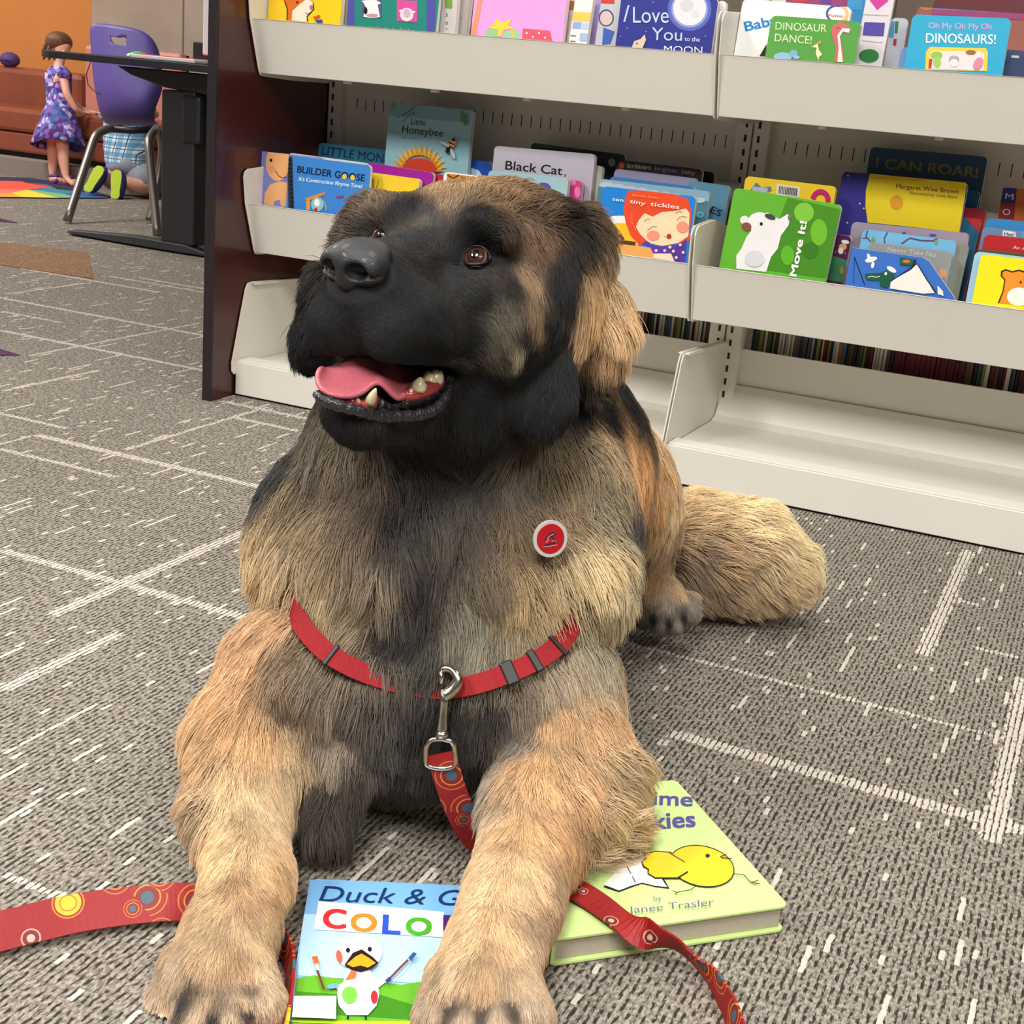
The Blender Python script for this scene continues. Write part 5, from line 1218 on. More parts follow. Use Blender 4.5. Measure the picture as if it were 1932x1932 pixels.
def draw(parent, plane_p, n, art, T=(0, 0, 1), name='cover_print', rough=.35, planes=()):
    """flat print on a cover; art points are read off the photo and dropped onto the cover's plane"""
    mb = MB(); ox, oy, s = T
    P0 = np.asarray(plane_p, float); n = np.asarray(n, float); lay = [0]
    def to(x, y): return onp(ox+x/s, oy+y/s, P0+n*.00016*lay[0], n)
    def put(P, faces, m_):
        for f_ in faces:
            q = clip([P[i] for i in f_], planes)
            if q: mb.add(q, [tuple(range(len(q)))], m_)
    def poly(pts, col):
        P = [to(*p) for p in pts]
        tri = tessellate_polygon([[Vector(p) for p in P]])
        put(P, tri, paint(col, rough))
    for a in art:
        lay[0] += 1; k, col = a[0], a[1]
        if k == 'p': poly(a[2], col)
        elif k == 'e':
            cx, cy, rx, ry = a[2:6]; rot = radians(a[6]) if len(a) > 6 else 0
            poly([(cx+rx*cos(t_)*cos(rot)-ry*sin(t_)*sin(rot), cy+rx*cos(t_)*sin(rot)+ry*sin(t_)*cos(rot)) for t_ in np.linspace(0, 2*pi, 24, endpoint=False)], col)
        elif k == 'l':
            w = a[2]/2; pts = np.array(a[3], float); L = []; Rr = []
            for i in range(len(pts)):
                d = pts[min(i+1, len(pts)-1)]-pts[max(i-1, 0)]; d /= np.linalg.norm(d)+1e-9; q = np.array([-d[1], d[0]])*w
                L.append(to(*(pts[i]+q))); Rr.append(to(*(pts[i]-q)))
            m_ = len(L); put(L+Rr, [(i, i+1, m_+i+1, m_+i) for i in range(m_-1)], paint(col, rough))
        elif k == 't':
            txt, x0, y0, x1, y1, hh = a[2:8]; bold = a[8] if len(a) > 8 else 0; sh = a[9] if len(a) > 9 else 0
            V, Fc = text_mesh(txt, 0, sh)
            if not len(V): continue
            d = np.array([x1-x0, y1-y0], float); ln = np.linalg.norm(d); d /= ln; u = np.array([d[1], -d[0]])
            xs = (V[:, 0]-V[:, 0].min())/(np.ptp(V[:, 0])+1e-9)*ln; cap = .73
            bw = bold*hh*1.1
            for k_, (ox_, oy_) in enumerate(((0, 0),) if bold < .005 else ((-bw, -bw*.6), (bw, -bw*.6), (-bw, bw*.6), (bw, bw*.6), (0, 0))):
                P = [to(*(np.array([x0, y0])+d*(x_+ox_)+u*(y_/cap*hh+oy_))) for x_, y_ in zip(xs, V[:, 1])]
                put([p+n*.00001*k_ for p in P], Fc, paint(col, rough))
    return mb.build(name, None, parent) if mb.v else None
PAPER = mat('book_pages', (236, 230, 218), .7, noise=.03, nscale=300)
def bin_book(label, cover, TL, TR, Y, z0, art=(), T=(0, 0, 1), tilt=4, th=.013, r=.008, group='picture books in the shelf bins', back=None, art_rough=.35, edge=None, h=None, name='picture_book'):
    n = np.array([0, -cos(radians(tilt)), sin(radians(tilt))]); zb = z0+.012; Y = 2.283+(Y-2.275)*.86
    P0 = np.array([0, Y, zb])
    a = onp(*TL, P0, n); b = onp(*TR, P0, n); ax = b-a; w = np.linalg.norm(ax); ax /= w; dn = np.cross(ax, n)
    if dn[2] > 0: dn = -dn
    low = min(a[2], b[2])
    if h is None: h = (low-zb)/abs(dn[2])
    o = a+dn*h
    t_ = thing(name, label, 'book', a+ax*w/2+dn*h-n*th/2, group)
    R_ = [o+ax*x-dn*y for x, y in rounded(w, h, r)]
    cm = paint(cover)
    MB().prism([p for p in R_], -n*.0016, cm).build('front_cover', None, t_)
    em = PAPER if edge is None else paint(edge)
    MB().prism([p-n*.0016 for p in R_], -n*(th-.0032), em).build('pages', None, t_)
    MB().prism([p-n*(th-.0016) for p in R_], -n*.0016, paint(back or cover)).build('back_cover', None, t_)
    if art: draw(t_, P0+n*.0002, n, art, T, rough=art_rough, planes=[(o, -dn), (o-dn*h, dn), (o, ax), (o+ax*w, -ax)])
    return t_
def arcp(cx, cy, rx, ry, a0, a1, n=12): return [(cx+rx*cos(radians(a0+(a1-a0)*i/n)), cy+ry*sin(radians(a0+(a1-a0)*i/n))) for i in range(n+1)]
Z2 = (440, 0, 3.45); Z3 = (960, 0, 3.864); Z4 = (1380, 0, 3.5); Z5 = (380, 270, 3.788); Z6 = (1040, 250, 4.6); Z7 = (1330, 270, 3.209)
BK = (20, 20, 24); WH = (246, 244, 240)
# ---- lower bin, bay beside the wood panel (from back to front)
B = bin_book
B('teal book with dark blue capital title, standing behind the spiral book', (38, 108, 128), (602, 269), (733, 283), 2.47, ZM,
  [('t', (22, 34, 84), 'LITTLE MONKEY', 575, 1005, 1110, 1075, 58, .012)], Z2)
B('tall pale blue book with a sunflower and a striped bee', (150, 196, 206), (735, 194), (893, 208), 2.445, ZM,
  [('p', (120, 164, 176), [(1020, 668), (1550, 715), (1540, 800), (1012, 750)]),
   ('t', (34, 40, 48), 'Little', 1155, 808, 1250, 816, 42), ('t', (24, 28, 36), 'Honeybee', 1098, 862, 1365, 890, 50, .004), ('t', (120, 140, 150), 'katie haworth', 1095, 898, 1196, 908, 16),
   ('l', (60, 66, 60), 4, [(1065, 765), (1130, 735), (1195, 685)]), ('l', (60, 66, 60), 3, [(1095, 800), (1150, 745), (1190, 740)]), ('l', (60, 66, 60), 3, [(1110, 770), (1112, 740)]), ('l', (60, 66, 60), 3, [(1150, 728), (1180, 735)]),
   ('e', (92, 136, 88), 1490, 740, 20, 12, 60), ('e', (92, 136, 88), 1515, 760, 20, 12, 120), ('e', (92, 136, 88), 1488, 775, 20, 12, 60), ('e', (92, 136, 88), 1512, 800, 20, 12, 120), ('e', (110, 150, 96), 1040, 690, 20, 10, 140)]
  + [('p', (246, 196, 60), [(1210+115*cos(radians(a-7)), 1120+115*sin(radians(a-7))), (1210+188*cos(radians(a)), 1120+188*sin(radians(a))), (1210+115*cos(radians(a+7)), 1120+115*sin(radians(a+7)))]) for a in range(180, 361, 13)]
  + [('p', (232, 150, 40), [(1210+110*cos(radians(a-6)), 1120+110*sin(radians(a-6))), (1210+165*cos(radians(a)), 1120+165*sin(radians(a))), (1210+110*cos(radians(a+6)), 1120+110*sin(radians(a+6)))]) for a in range(186, 361, 13)]
  + [('p', (218, 66, 40), arcp(1210, 1120, 118, 92, 180, 360, 16)), ('e', (240, 160, 70), 1425, 935, 20, 38, 25), ('l', BK, 9, [(1402, 925), (1438, 942)]), ('l', BK, 9, [(1398, 948), (1430, 962)]), ('e', BK, 1398, 975, 14, 24, 25), ('e', BK, 1434, 910, 12, 10),
     ('e', (196, 206, 214), 1378, 938, 34, 9, 30), ('e', (196, 206, 214), 1428, 1000, 12, 34, -20)], Z2)
B('blue board book mostly hidden behind the tall pale blue one', (30, 84, 190), (880, 300), (927, 306), 2.475, ZM, [('p', (200, 226, 240), [(1530, 1085), (1600, 1110), (1640, 1180), (1530, 1160)])], Z2)
B('dark slate board book with rounded corner behind the light grey one', (40, 48, 58), (1003, 269), (1180, 292), 2.52, ZM, [('e', (150, 172, 180), 750, 1185, 26, 30), ('p', (70, 84, 98), [(180, 1050), (560, 1080), (540, 1100), (190, 1070)])], Z3)
B('light grey book with black title, top corner above the pink one', (196, 190, 204), (933, 275), (1123, 291), 2.40, ZM,
  [('t', (24, 24, 28), 'Black Cat', 1770, 1102, 2140, 1140, 60, .018), ('t', (200, 60, 60), ',', 2155, 1142, 2165, 1144, 60, .02)], Z2)
B('white book edge standing right behind the light grey one', (224, 216, 204), (1098, 308), (1138, 314), 2.435, ZM)
B('pink mottled board book beside the dog\'s head', (214, 62, 140), (1040, 335), (1099, 342), 2.372, ZM, [('e', (236, 130, 180), 460, 1330, 30, 22), ('e', (236, 130, 180), 500, 1400, 22, 40)], Z3)
B('pale aqua board book in front of the light grey one', (168, 204, 212), (922, 321), (1073, 336), 2.350, ZM, [('e', (104, 74, 176), 250, 1380, 60, 50)], Z3)
B('olive green board book peeping out beside the pink one', (136, 150, 52), (1040, 371), (1084, 377), 2.325, ZM, [('l', (96, 110, 34), 5, [(440, 1500), (465, 1460), (480, 1440)])], Z3)
B('small yellow board book above the dog\'s head', (246, 198, 40), (1000, 361), (1063, 369), 2.292, ZM, [('t', (40, 110, 120), 'hello', 130, 1500, 350, 1524, 48, .03)], Z3, edge=(250, 240, 210))
B('board book with orange brown leopard fur cover and white edge', WH, (838, 324), (1014, 345), 2.305, ZM,
  [('p', (204, 132, 52), [(1390, 1128), (1925, 1190), (1965, 1215), (1960, 1420), (1390, 1350)])]
  + [('l', (60, 34, 16), 9, [(1395+i*90, 1140+i*11), (1430+i*90, 1160+i*11), (1470+i*90, 1140+i*11)]) for i in range(6)]
  + [('l', (120, 66, 24), 6, [(1420+i*80, 1180+i*11), (1440+i*80, 1215+i*11), (1480+i*80, 1225+i*11), (1500+i*80, 1190+i*11)]) for i in range(6)], Z2, edge=(250, 246, 238))
B('purple board book behind the blue spiral book', (160, 22, 150), (692, 306), (818, 326), 2.335, ZM)
B('red board book peeping out above the dog\'s forehead', (186, 40, 52), (760, 318), (842, 331), 2.355, ZM)
B('yellow board book with brown line drawing beside the blue spiral book', (244, 204, 46), (690, 324), (792, 338), 2.312, ZM, [('l', (150, 100, 40), 5, [(905, 1165), (905, 1215), (915, 1220), (915, 1170), (905, 1165)]), ('l', (150, 100, 40), 5, [(945, 1170), (930, 1230)])], Z2)
B('white board book rim standing behind the blue spiral book', (226, 226, 222), (545, 288), (694, 308), 2.325, ZM)
B('lilac board book with a smiling orange baby', (128, 130, 202), (487, 285), (612, 298), 2.286, ZM,
  [('e', (240, 178, 116), 290, 1060, 78, 118), ('p', (240, 178, 116), [(200, 1330), (205, 1260), (240, 1200), (300, 1180), (352, 1190), (352, 1345), (310, 1345), (305, 1300), (270, 1310), (262, 1340)]), ('e', (50, 26, 22), 246, 1043, 9, 11), ('e', (236, 150, 120), 250, 1100, 22, 22), ('l', (120, 60, 40), 5, [(275, 1110), (295, 1145), (320, 1158), (345, 1150)])], Z2, tilt=2, th=.010)
gb = B('blue spiral-bound board book with black title and a yellow digger', (60, 134, 210), (545, 293), (699, 312), 2.2735, ZM,
  [('p', (48, 54, 66), [(350, 1018), (385, 1020), (396, 1362), (360, 1362)]),
   ('t', (22, 30, 66), 'BUILDER GOOSE', 415, 1122, 852, 1180, 46, .022), ('e', (240, 200, 60), 724, 1150, 15, 17), ('e', (240, 200, 60), 777, 1157, 15, 17),
   ('t', (226, 240, 248), "It's Construction Rhyme Time!", 428, 1175, 838, 1225, 26, .02),
   ('p', (226, 140, 40), [(470, 1290), (595, 1250), (600, 1265), (475, 1312)]), ('p', (236, 160, 60), [(475, 1312), (500, 1302), (500, 1370), (478, 1370)]), ('e', (150, 196, 196), 548, 1330, 42, 46), ('e', WH, 545, 1320, 18, 24), ('p', (190, 50, 40), [(525, 1360), (545, 1350), (550, 1376), (528, 1376)]),
   ('l', (216, 180, 60), 6, [(590, 1310), (600, 1330), (608, 1370)]), ('l', (176, 40, 50), 9, [(668, 1280), (690, 1284), (716, 1276)])]
  + [('e', (20, 22, 28), 368+i*1.2, 1040+i*27, 9, 6) for i in range(12)], Z2, edge=(240, 238, 232), th=.010, tilt=2)
# right part of that bin
B('black board book with multicoloured chalk lettering on its top edge', (26, 26, 32), (1165, 301), (1326, 320), 2.46, ZM,
  [('e', (210, 60, 50), 612, 285, 24, 28), ('t', (190, 170, 150), 'Scribblers', 655, 305, 862, 322, 40), ('t', (150, 110, 150), 'brighter', 900, 328, 1098, 350, 40), ('t', (186, 120, 90), 'baby', 1132, 352, 1245, 370, 40)], Z6)
B('black rounded board book at the back beside the shelf post', (24, 24, 28), (1230, 312), (1349, 325), 2.50, ZM)
B('lavender grey board book in front of the black chalk-lettered one', (150, 146, 176), (1160, 318), (1316, 337), 2.435, ZM)
B('mid blue board book edge between lavender and cloudy ones', (64, 128, 190), (1152, 332), (1312, 353), 2.41, ZM)
B('grey rounded board book leaning next to the shelf post', (132, 128, 124), (1350, 337), (1396, 344), 2.49, ZM)
B('steel blue board book with dark letters beside the tickled girl book', (92, 146, 172), (1300, 340), (1378, 351), 2.43, ZM, [('t', (26, 38, 84), 'ES', 1375, 690, 1462, 732, 62, .03), ('e', (120, 30, 34), 1362, 780, 16, 20)], Z6)
B('pale sea-blue book with clouds behind the tickled girl book', (150, 190, 206), (1131, 337), (1340, 361), 2.36, ZM,
  [('p', (84, 134, 148), [(404, 470), (1380, 600), (1290, 1120), (370, 1000)])]+[('e', (196, 216, 226), 480+i*100, 452+i*17, 60, 24) for i in range(9)]+[('e', (96, 176, 196), 1290, 715, 34, 30), ('e', (20, 40, 60), 1296, 712, 6, 6)], Z6)
B('thin pale blue book edge at the left of the tickled girl book', (164, 196, 214), (1109, 400), (1117, 401), 2.31, ZM, th=.012, r=0)
B('thin black and white book edge at the left of the tickled girl book', (34, 34, 40), (1119, 388), (1128, 389), 2.335, ZM, [('p', (230, 230, 230), [(355, 630), (372, 632), (368, 668), (352, 664)]), ('p', (190, 40, 50), [(350, 690), (368, 692), (366, 704), (348, 700)])], Z6, th=.012, r=0)
B('small board book with a red-haired smiling girl and white lettering', (20, 128, 212), (1138, 351), (1313, 371), 2.285, ZM,
  [('p', (240, 236, 230), arcp(600, 800, 210, 78, 180, 300, 10)+[(720, 1070), (390, 1020), (405, 860)]), ('p', (246, 190, 40), arcp(600, 900, 195, 115, 180, 320, 12)+[(760, 1080), (392, 1028)]),
   ('p', (232, 74, 36), [(668, 505), (900, 500), (1100, 545), (1190, 580), (1215, 690), (1200, 940), (1120, 960), (820, 950), (770, 980), (690, 900), (645, 780), (628, 680), (640, 570)]),
   ('p', (246, 218, 176), [(760, 760), (810, 700), (880, 730), (960, 690), (1080, 680), (1170, 660), (1200, 700), (1190, 900), (1100, 960), (960, 985), (850, 960), (770, 880), (735, 820)]),
   ('p', (92, 56, 168), [(790, 960), (830, 940), (900, 985), (1030, 990), (1130, 960), (1175, 920), (1160, 1130), (900, 1095), (840, 990)]), ('p', (246, 226, 190), [(890, 1050), (1040, 1050), (1070, 1118), (880, 1090)]),
   ('p', (240, 170, 90), [(540, 1050), (560, 990), (640, 970), (760, 985), (860, 1000), (890, 1060), (880, 1095), (560, 1050)]), ('l', (92, 50, 34), 34, [(490, 1035), (520, 990), (580, 950), (650, 955), (730, 965)]), ('l', (92, 50, 34), 24, [(570, 905), (600, 890), (625, 930)]),
   ('p', (236, 100, 40), [(520, 930), (560, 905), (600, 930), (570, 960), (530, 985), (500, 975)]),
   ('e', (242, 150, 122), 885, 893, 55, 42), ('e', (242, 150, 122), 1140, 820, 52, 48), ('e', (196, 44, 32), 1022, 900, 20, 22), ('l', (110, 70, 50), 4, [(835, 850), (860, 825), (885, 815), (915, 820)]), ('l', (110, 70, 50), 4, [(1090, 760), (1115, 735), (1145, 727), (1175, 735)]), ('l', (110, 70, 50), 4, [(805, 775), (825, 752), (855, 750)]), ('l', (110, 70, 50), 4, [(1080, 700), (1110, 684), (1140, 690)]), ('l', (150, 100, 70), 3, [(975, 895), (1000, 910), (1050, 905)])]
  + [('e', (250, 220, 160), x, y, 13, 13) for x, y in ((910, 1025), (1030, 995), (1060, 1030), (1145, 1040), (1085, 1085), (1120, 975), (985, 1025))]
  + [('e', (216, 90, 140), 538, 852, 18, 16), ('l', (250, 150, 110), 4, [(700, 700), (700, 780), (740, 860)]), ('t', (240, 240, 240), 'ten', 528, 590, 625, 602, 30, .01), ('t', (250, 240, 230), 'tiny', 680, 610, 815, 632, 34, .01), ('t', (250, 240, 230), 'tickles', 860, 636, 1110, 664, 38, .01), ('t', (250, 150, 70), 'karen katz', 705, 552, 930, 575, 22, .01)], Z6, edge=(246, 238, 222))
# ---- lower bin, bay away from the panel
B('dark blue board book with dull yellow capital title standing at the back', (26, 66, 100), (1643, 277), (1864, 296), 2.51, ZM, [('t', (128, 122, 50), 'I CAN ROAR!', 1035, 148, 1650, 208, 62, .028)], Z7)
B('teal blue board book edge beside the yellow moon book', (20, 104, 140), (1770, 350), (1850, 361), 2.49, ZM)
B('red board book edge beside the yellow moon book', (176, 34, 42), (1780, 385), (1862, 396), 2.47, ZM)
B('board book with red and blue diagonal behind the lavender one', (28, 96, 132), (1770, 402), (1852, 414), 2.445, ZM, [('p', (196, 40, 46), [(1560, 435), (1675, 460), (1670, 550)])], Z7)
B('white board book edge left of the orange letter-column book', (214, 206, 198), (1850, 398), (1893, 404), 2.49, ZM)
B('orange board book with a column of letters in coloured squares', (206, 106, 42), (1893, 353), (1990, 362), 2.46, ZM,
  [('p', (44, 44, 128), [(1806, 270), (1888, 274), (1880, 366), (1790, 360)]), ('p', (150, 30, 44), [(1790, 362), (1880, 368), (1870, 462), (1776, 455)]), ('t', (230, 226, 220), 'M', 1818, 338, 1866, 343, 38), ('t', (230, 226, 220), 'O', 1802, 432, 1846, 436, 38)], Z7)
B('navy and yellow board book with small brown author name', (46, 40, 136), (1590, 323), (1827, 345), 2.42, ZM,
  [('p', (240, 214, 30), [(1000, 186), (1500, 222), (1570, 232), (1586, 250), (1540, 540), (1180, 500), (985, 480), (972, 380), (975, 280)]), ('p', (226, 180, 26), [(1003, 190), (1400, 216), (1300, 232), (1002, 212)]), ('e', (228, 160, 36), 1160, 360, 40, 46), ('t', (150, 76, 36), 'Margaret Wise Brown', 1156, 272, 1535, 306, 28, .02), ('t', (170, 120, 50), 'Illustrated by Linda Bleck', 1240, 308, 1530, 336, 18, .02)]
  + [('e', (230, 230, 200), x, y, 5, 5) for x, y in ((866, 198), (962, 395), (862, 482), (937, 366), (1082, 456))], Z7)
B('yellow board book with barcode label and pink curl behind the white animal', (246, 208, 36), (1407, 332), (1578, 352), 2.365, ZM,
  [('p', (112, 122, 150), [(270, 290), (310, 238), (345, 268), (398, 262), (405, 290), (380, 300)]), ('p', (180, 196, 212), [(290, 262), (380, 272), (378, 300), (285, 292)]), ('p', (236, 232, 224), [(436, 248), (578, 266), (570, 330), (430, 312)])]
  + [('l', (50, 50, 54), 5, [(452+i*9.5, 260+i*1.2), (448+i*9.5, 306+i*1.2)]) for i in range(12)]+[('l', (206, 24, 110), 30, arcp(700, 345, 46, 52, 190, 370, 10))], Z7)
B('small plum board book with a bearded captain in a white cap', (84, 26, 88), (1568, 440), (1607, 446), 2.345, ZM,
  [('p', (60, 132, 92), [(770, 680), (872, 715), (835, 842), (735, 828)]), ('e', WH, 850, 598, 24, 12, 10), ('e', (226, 170, 120), 835, 628, 24, 20), ('e', (238, 232, 226), 822, 652, 16, 20), ('l', (214, 110, 50), 6, [(800, 650), (785, 668)]), ('l', (214, 110, 50), 6, [(845, 655), (850, 675)]), ('e', (170, 140, 60), 828, 770, 14, 24)], Z7, th=.02)
B('lavender grey board book behind the branch-patterned one', (170, 154, 176), (1608, 418), (1829, 440), 2.372, ZM, [('e', (110, 70, 140), 1380, 558, 22, 9), ('e', (110, 70, 140), 1205, 545, 12, 8)], Z7)
B('grey green board book edge right of the lavender one', (142, 146, 134), (1760, 452), (1829, 462), 2.350, ZM)
B('sky blue board book patterned with purple winding branches', (116, 186, 226), (1628, 432), (1806, 455), 2.338, ZM,
  [('l', (98, 62, 116), 8, [(985, 530), (975, 565), (1005, 600)]), ('l', (98, 62, 116), 8, [(1105, 540), (1085, 580), (1090, 610)]), ('l', (98, 62, 116), 9, [(1190, 610), (1240, 575), (1310, 590), (1380, 592), (1430, 565)]), ('l', (98, 62, 116), 6, [(955, 575), (990, 575)]), ('e', (120, 160, 90), 1020, 585, 12, 18), ('e', (120, 160, 90), 1400, 600, 10, 16), ('e', (120, 160, 90), 1075, 620, 10, 14)], Z7)
B('grey board book with faint white title behind the blue sailing book', (148, 152, 150), (1640, 456), (1798, 476), 2.315, ZM, [('t', (196, 198, 196), 'Never Take No', 1105, 655, 1395, 690, 30, .01), ('e', (220, 150, 110), 1440, 790, 26, 28)], Z7)
# the blue shaped book: top corner cut off
t_ = thing('picture_book', 'blue book with clipped corner showing a fishing rod, bird and sail', 'book', onp(1700, 560, (0, 2.285, ZM+.012), (0, -1, .16)), 'picture books in the shelf bins')
nn = np.array([0, -cos(radians(4)), sin(radians(4))]); p0 = np.array([0, 2.282, ZM+.012])
C_ = [onp(x, y, p0, nn) for x, y in ((1607, 467), (1742, 486), (1752, 492), (1800, 561), (1815, 610), (1588, 580))]
MB().prism(C_, -nn*.0016, paint((58, 112, 196))).build('front_cover', None, t_); MB().prism([c-nn*.0016 for c in C_], -nn*.010, PAPER).build('pages', None, t_); MB().prism([c-nn*.0116 for c in C_], -nn*.0016, paint((58, 112, 196))).build('back_cover', None, t_)
draw(t_, p0+nn*.0002, nn, [('l', (24, 28, 50), 6, [(905, 690), (935, 770), (968, 860)]), ('l', (24, 28, 50), 3, [(905, 690), (900, 850)]), ('e', WH, 1005, 705, 36, 16, -15), ('e', WH, 992, 688, 10, 20, -20), ('e', WH, 1016, 738, 10, 20, 10), ('e', WH, 1034, 698, 9, 9),
   ('p', (28, 88, 66), [(970, 790), (1060, 785), (1100, 770), (1150, 800), (1130, 850), (1100, 880), (1060, 865), (1060, 835), (985, 830), (970, 810)]), ('l', (240, 240, 230), 4, [(985, 812), (1010, 806), (1035, 812), (1060, 806)]), ('e', WH, 1130, 765, 32, 14, 30), ('e', WH, 1095, 790, 8, 10),
   ('p', (26, 96, 70), [(1180, 690), (1265, 702), (1260, 742), (1182, 736)]), ('e', (226, 110, 50), 1220, 716, 24, 10), ('l', (24, 28, 60), 12, [(1275, 705), (1240, 800), (1235, 880)]),
   ('p', (246, 240, 228), [(1285, 730), (1245, 770), (1125, 835), (1120, 880), (1320, 912), (1390, 908)]), ('l', (20, 22, 40), 6, [(1285, 730), (1120, 840)]), ('l', (20, 22, 40), 6, [(1285, 730), (1345, 830), (1400, 905)]), ('p', (246, 244, 238), [(1408, 862), (1440, 895), (1445, 925), (1410, 915)])], Z7)
B('bright blue board book edge behind the small speech-bubble book', (50, 144, 212), (1862, 411), (1990, 424), 2.40, ZM)
B('grey blue board book with a small white speech bubble', (116, 146, 186), (1855, 427), (1990, 444), 2.375, ZM, [('p', WH, [(1805, 528), (1880, 538), (1885, 568), (1800, 560)]), ('t', BK, 'Hee!', 1812, 558, 1872, 564, 22, .02), ('p', (90, 176, 214), [(1920, 530), (1990, 538), (1990, 580), (1915, 575)])], Z7)
B('red book with small white script along its lower edge', (190, 26, 32), (1858, 442), (1990, 457), 2.35, ZM, [('t', (236, 226, 220), 'An Adventure', 1862, 640, 2080, 665, 22, 0, .2)], Z7)
B('dark green textured book edge behind the bright yellow one', (66, 80, 48), (1843, 470), (1990, 484), 2.325, ZM)
B('pale blue board book edge left of the bright yellow one', (164, 206, 232), (1840, 474), (1990, 492), 2.305, ZM)
B('bright yellow board book with an orange bear, cut off by the frame', (252, 232, 20), (1851, 479), (1992, 496), 2.285, ZM,
  [('p', (60, 34, 20), [(1772, 968), (1800, 900), (1812, 830), (1790, 805), (1792, 775), (1820, 762), (1860, 775), (1900, 765), (1990, 790), (2060, 900), (2060, 1000)]), ('p', (240, 150, 40), [(1782, 968), (1808, 900), (1820, 826), (1800, 805), (1802, 782), (1822, 772), (1860, 785), (1900, 775), (1980, 800), (2050, 900), (2050, 1000)]), ('e', WH, 1900, 930, 72, 56), ('e', BK, 1912, 842, 6, 8)], Z7)
B('green board book with a photo of a small white animal reaching up', (98, 176, 46), (1386, 354), (1588, 387), 2.275, ZM,
  [('p', (70, 140, 30), [(500, 330), (820, 400), (740, 820), (380, 770), (400, 600)]), ('e', (128, 196, 60), 600, 420, 60, 60), ('e', (112, 186, 44), 690, 540, 50, 80), ('e', (60, 120, 28), 640, 650, 50, 50), ('e', (96, 180, 40), 500, 680, 40, 60),
   ('p', (238, 234, 234), [(190, 760), (190, 680), (220, 640), (250, 570), (280, 530), (300, 440), (380, 420), (410, 440), (450, 460), (500, 430), (522, 440), (505, 500), (460, 560), (440, 640), (400, 690), (370, 780)]), ('e', (238, 234, 234), 330, 480, 72, 62), ('e', (236, 230, 228), 240, 466, 28, 26), ('e', (140, 76, 66), 252, 506, 30, 26, 20), ('e', (30, 22, 24), 341, 489, 9, 11), ('e', (70, 66, 70), 395, 446, 34, 16, 20), ('e', (120, 110, 110), 512, 450, 10, 18), ('e', (216, 214, 220), 300, 700, 60, 50),
   ('t', WH, 'Move It!', 552, 808, 616, 478, 42, .055)], Z7, edge=(244, 244, 240))
# ---- upper bin, bay beside the wood panel (the covers run on above the frame)
def UB(label, cover, BL, BR, Y, art=(), T=(0, 0, 1), h=.17, **kw):
    """book in the upper bin: BL, BR are photo points on its cover at the lip; the cover is extended to height h"""
    n = np.array([0, -cos(radians(4)), sin(radians(4))]); P0 = np.array([0, 2.283+(Y-2.275)*.86, ZT+.012]); a = onp(*BL, P0, n); b = onp(*BR, P0, n)
    ax = (b-a); ax /= np.linalg.norm(ax); dn = np.cross(ax, n); dn = dn if dn[2] < 0 else -dn
    k = (a[2]-(ZT+.012+.002))/abs(dn[2]); top = h-k
    def px_(p):
        v = p-CP; z = v@FW; return (966+FPX*(v@RT)/z, 966-FPX*(v@UP)/z)
    return bin_book(label, cover, px_(a-dn*top), px_(b-dn*top), Y, ZT, art, T, **kw)
UB('yellow board book with an orange and white animal holding crayons', (250, 208, 26), (505, 37), (641, 48), 2.275,
  [('p', (226, 116, 36), [(325, 0), (430, -25), (520, 10), (525, 60), (480, 110), (470, 140), (350, 132), (352, 60)]), ('p', (250, 238, 220), [(380, 132), (385, 70), (430, 30), (480, -10), (522, 20), (525, 60), (480, 110), (475, 142)]), ('l', (50, 26, 16), 7, [(335, 5), (352, 60), (350, 132)]), ('l', (50, 26, 16), 7, [(520, 20), (524, 60), (480, 108), (485, 140)]), ('e', (60, 26, 20), 417, 15, 7, 8), ('e', (200, 110, 140), 508, 48, 12, 16), ('l', (50, 26, 16), 4, [(470, 82), (485, 92), (497, 84)]), ('p', (216, 92, 30), [(520, 110), (560, 95), (568, 112), (530, 130)]), ('p', (44, 80, 160), [(535, 132), (578, 125), (582, 150), (545, 150)])], Z2)
UB('white board book rim right of the yellow one', (214, 204, 196), (630, 47), (652, 49), 2.30)
UB('green and purple board book with a cow and a sheep in squares', (30, 136, 122), (653, 49), (821, 64), 2.275,
  [('p', (84, 80, 168), [(738, -20), (790, -20), (788, 165), (740, 162)]), ('p', (84, 80, 168), [(1262, -20), (1320, -20), (1308, 212), (1258, 208)]), ('p', (98, 86, 130), [(838, -10), (968, -10), (966, 118), (836, 110)]), ('p', (222, 78, 160), [(1065, 0), (1198, 5), (1196, 146), (1066, 136)]),
   ('p', WH, [(850, 20), (835, 5), (870, 0), (930, 0), (965, 20), (940, 30), (955, 110), (900, 118), (845, 108), (865, 50)]), ('e', BK, 862, 70, 12, 24), ('e', (210, 150, 160), 905, 100, 38, 12), ('e', (236, 220, 226), 1130, 95, 44, 44), ('e', (236, 220, 226), 1095, 70, 16, 8), ('e', (236, 220, 226), 1170, 78, 16, 8), ('e', (214, 176, 190), 1130, 85, 22, 26)]
  + [('l', (200, 170, 90), 4, [(890+i*50, 165+i*4), (892+i*50, 190+i*4)]) for i in range(6)], Z2)
UB('white book spine with small black digits at the end of the green one', (206, 200, 196), (823, 64), (858, 66), 2.30, [('t', (60, 60, 60), '3', 1380, 108, 1396, 109, 22), ('t', (60, 60, 60), '0', 1380, 160, 1396, 161, 22), ('p', (120, 160, 60), [(1380, -10), (1425, -10), (1425, 55), (1380, 50)]), ('l', (90, 90, 90), 3, [(1378, 186), (1398, 188)])], Z2)
UB('grey book spine between the green book and the pink one', (180, 172, 166), (858, 66), (880, 68), 2.32, [('t', (60, 60, 60), 'Y', 1478, 130, 1490, 131, 20)], Z2)
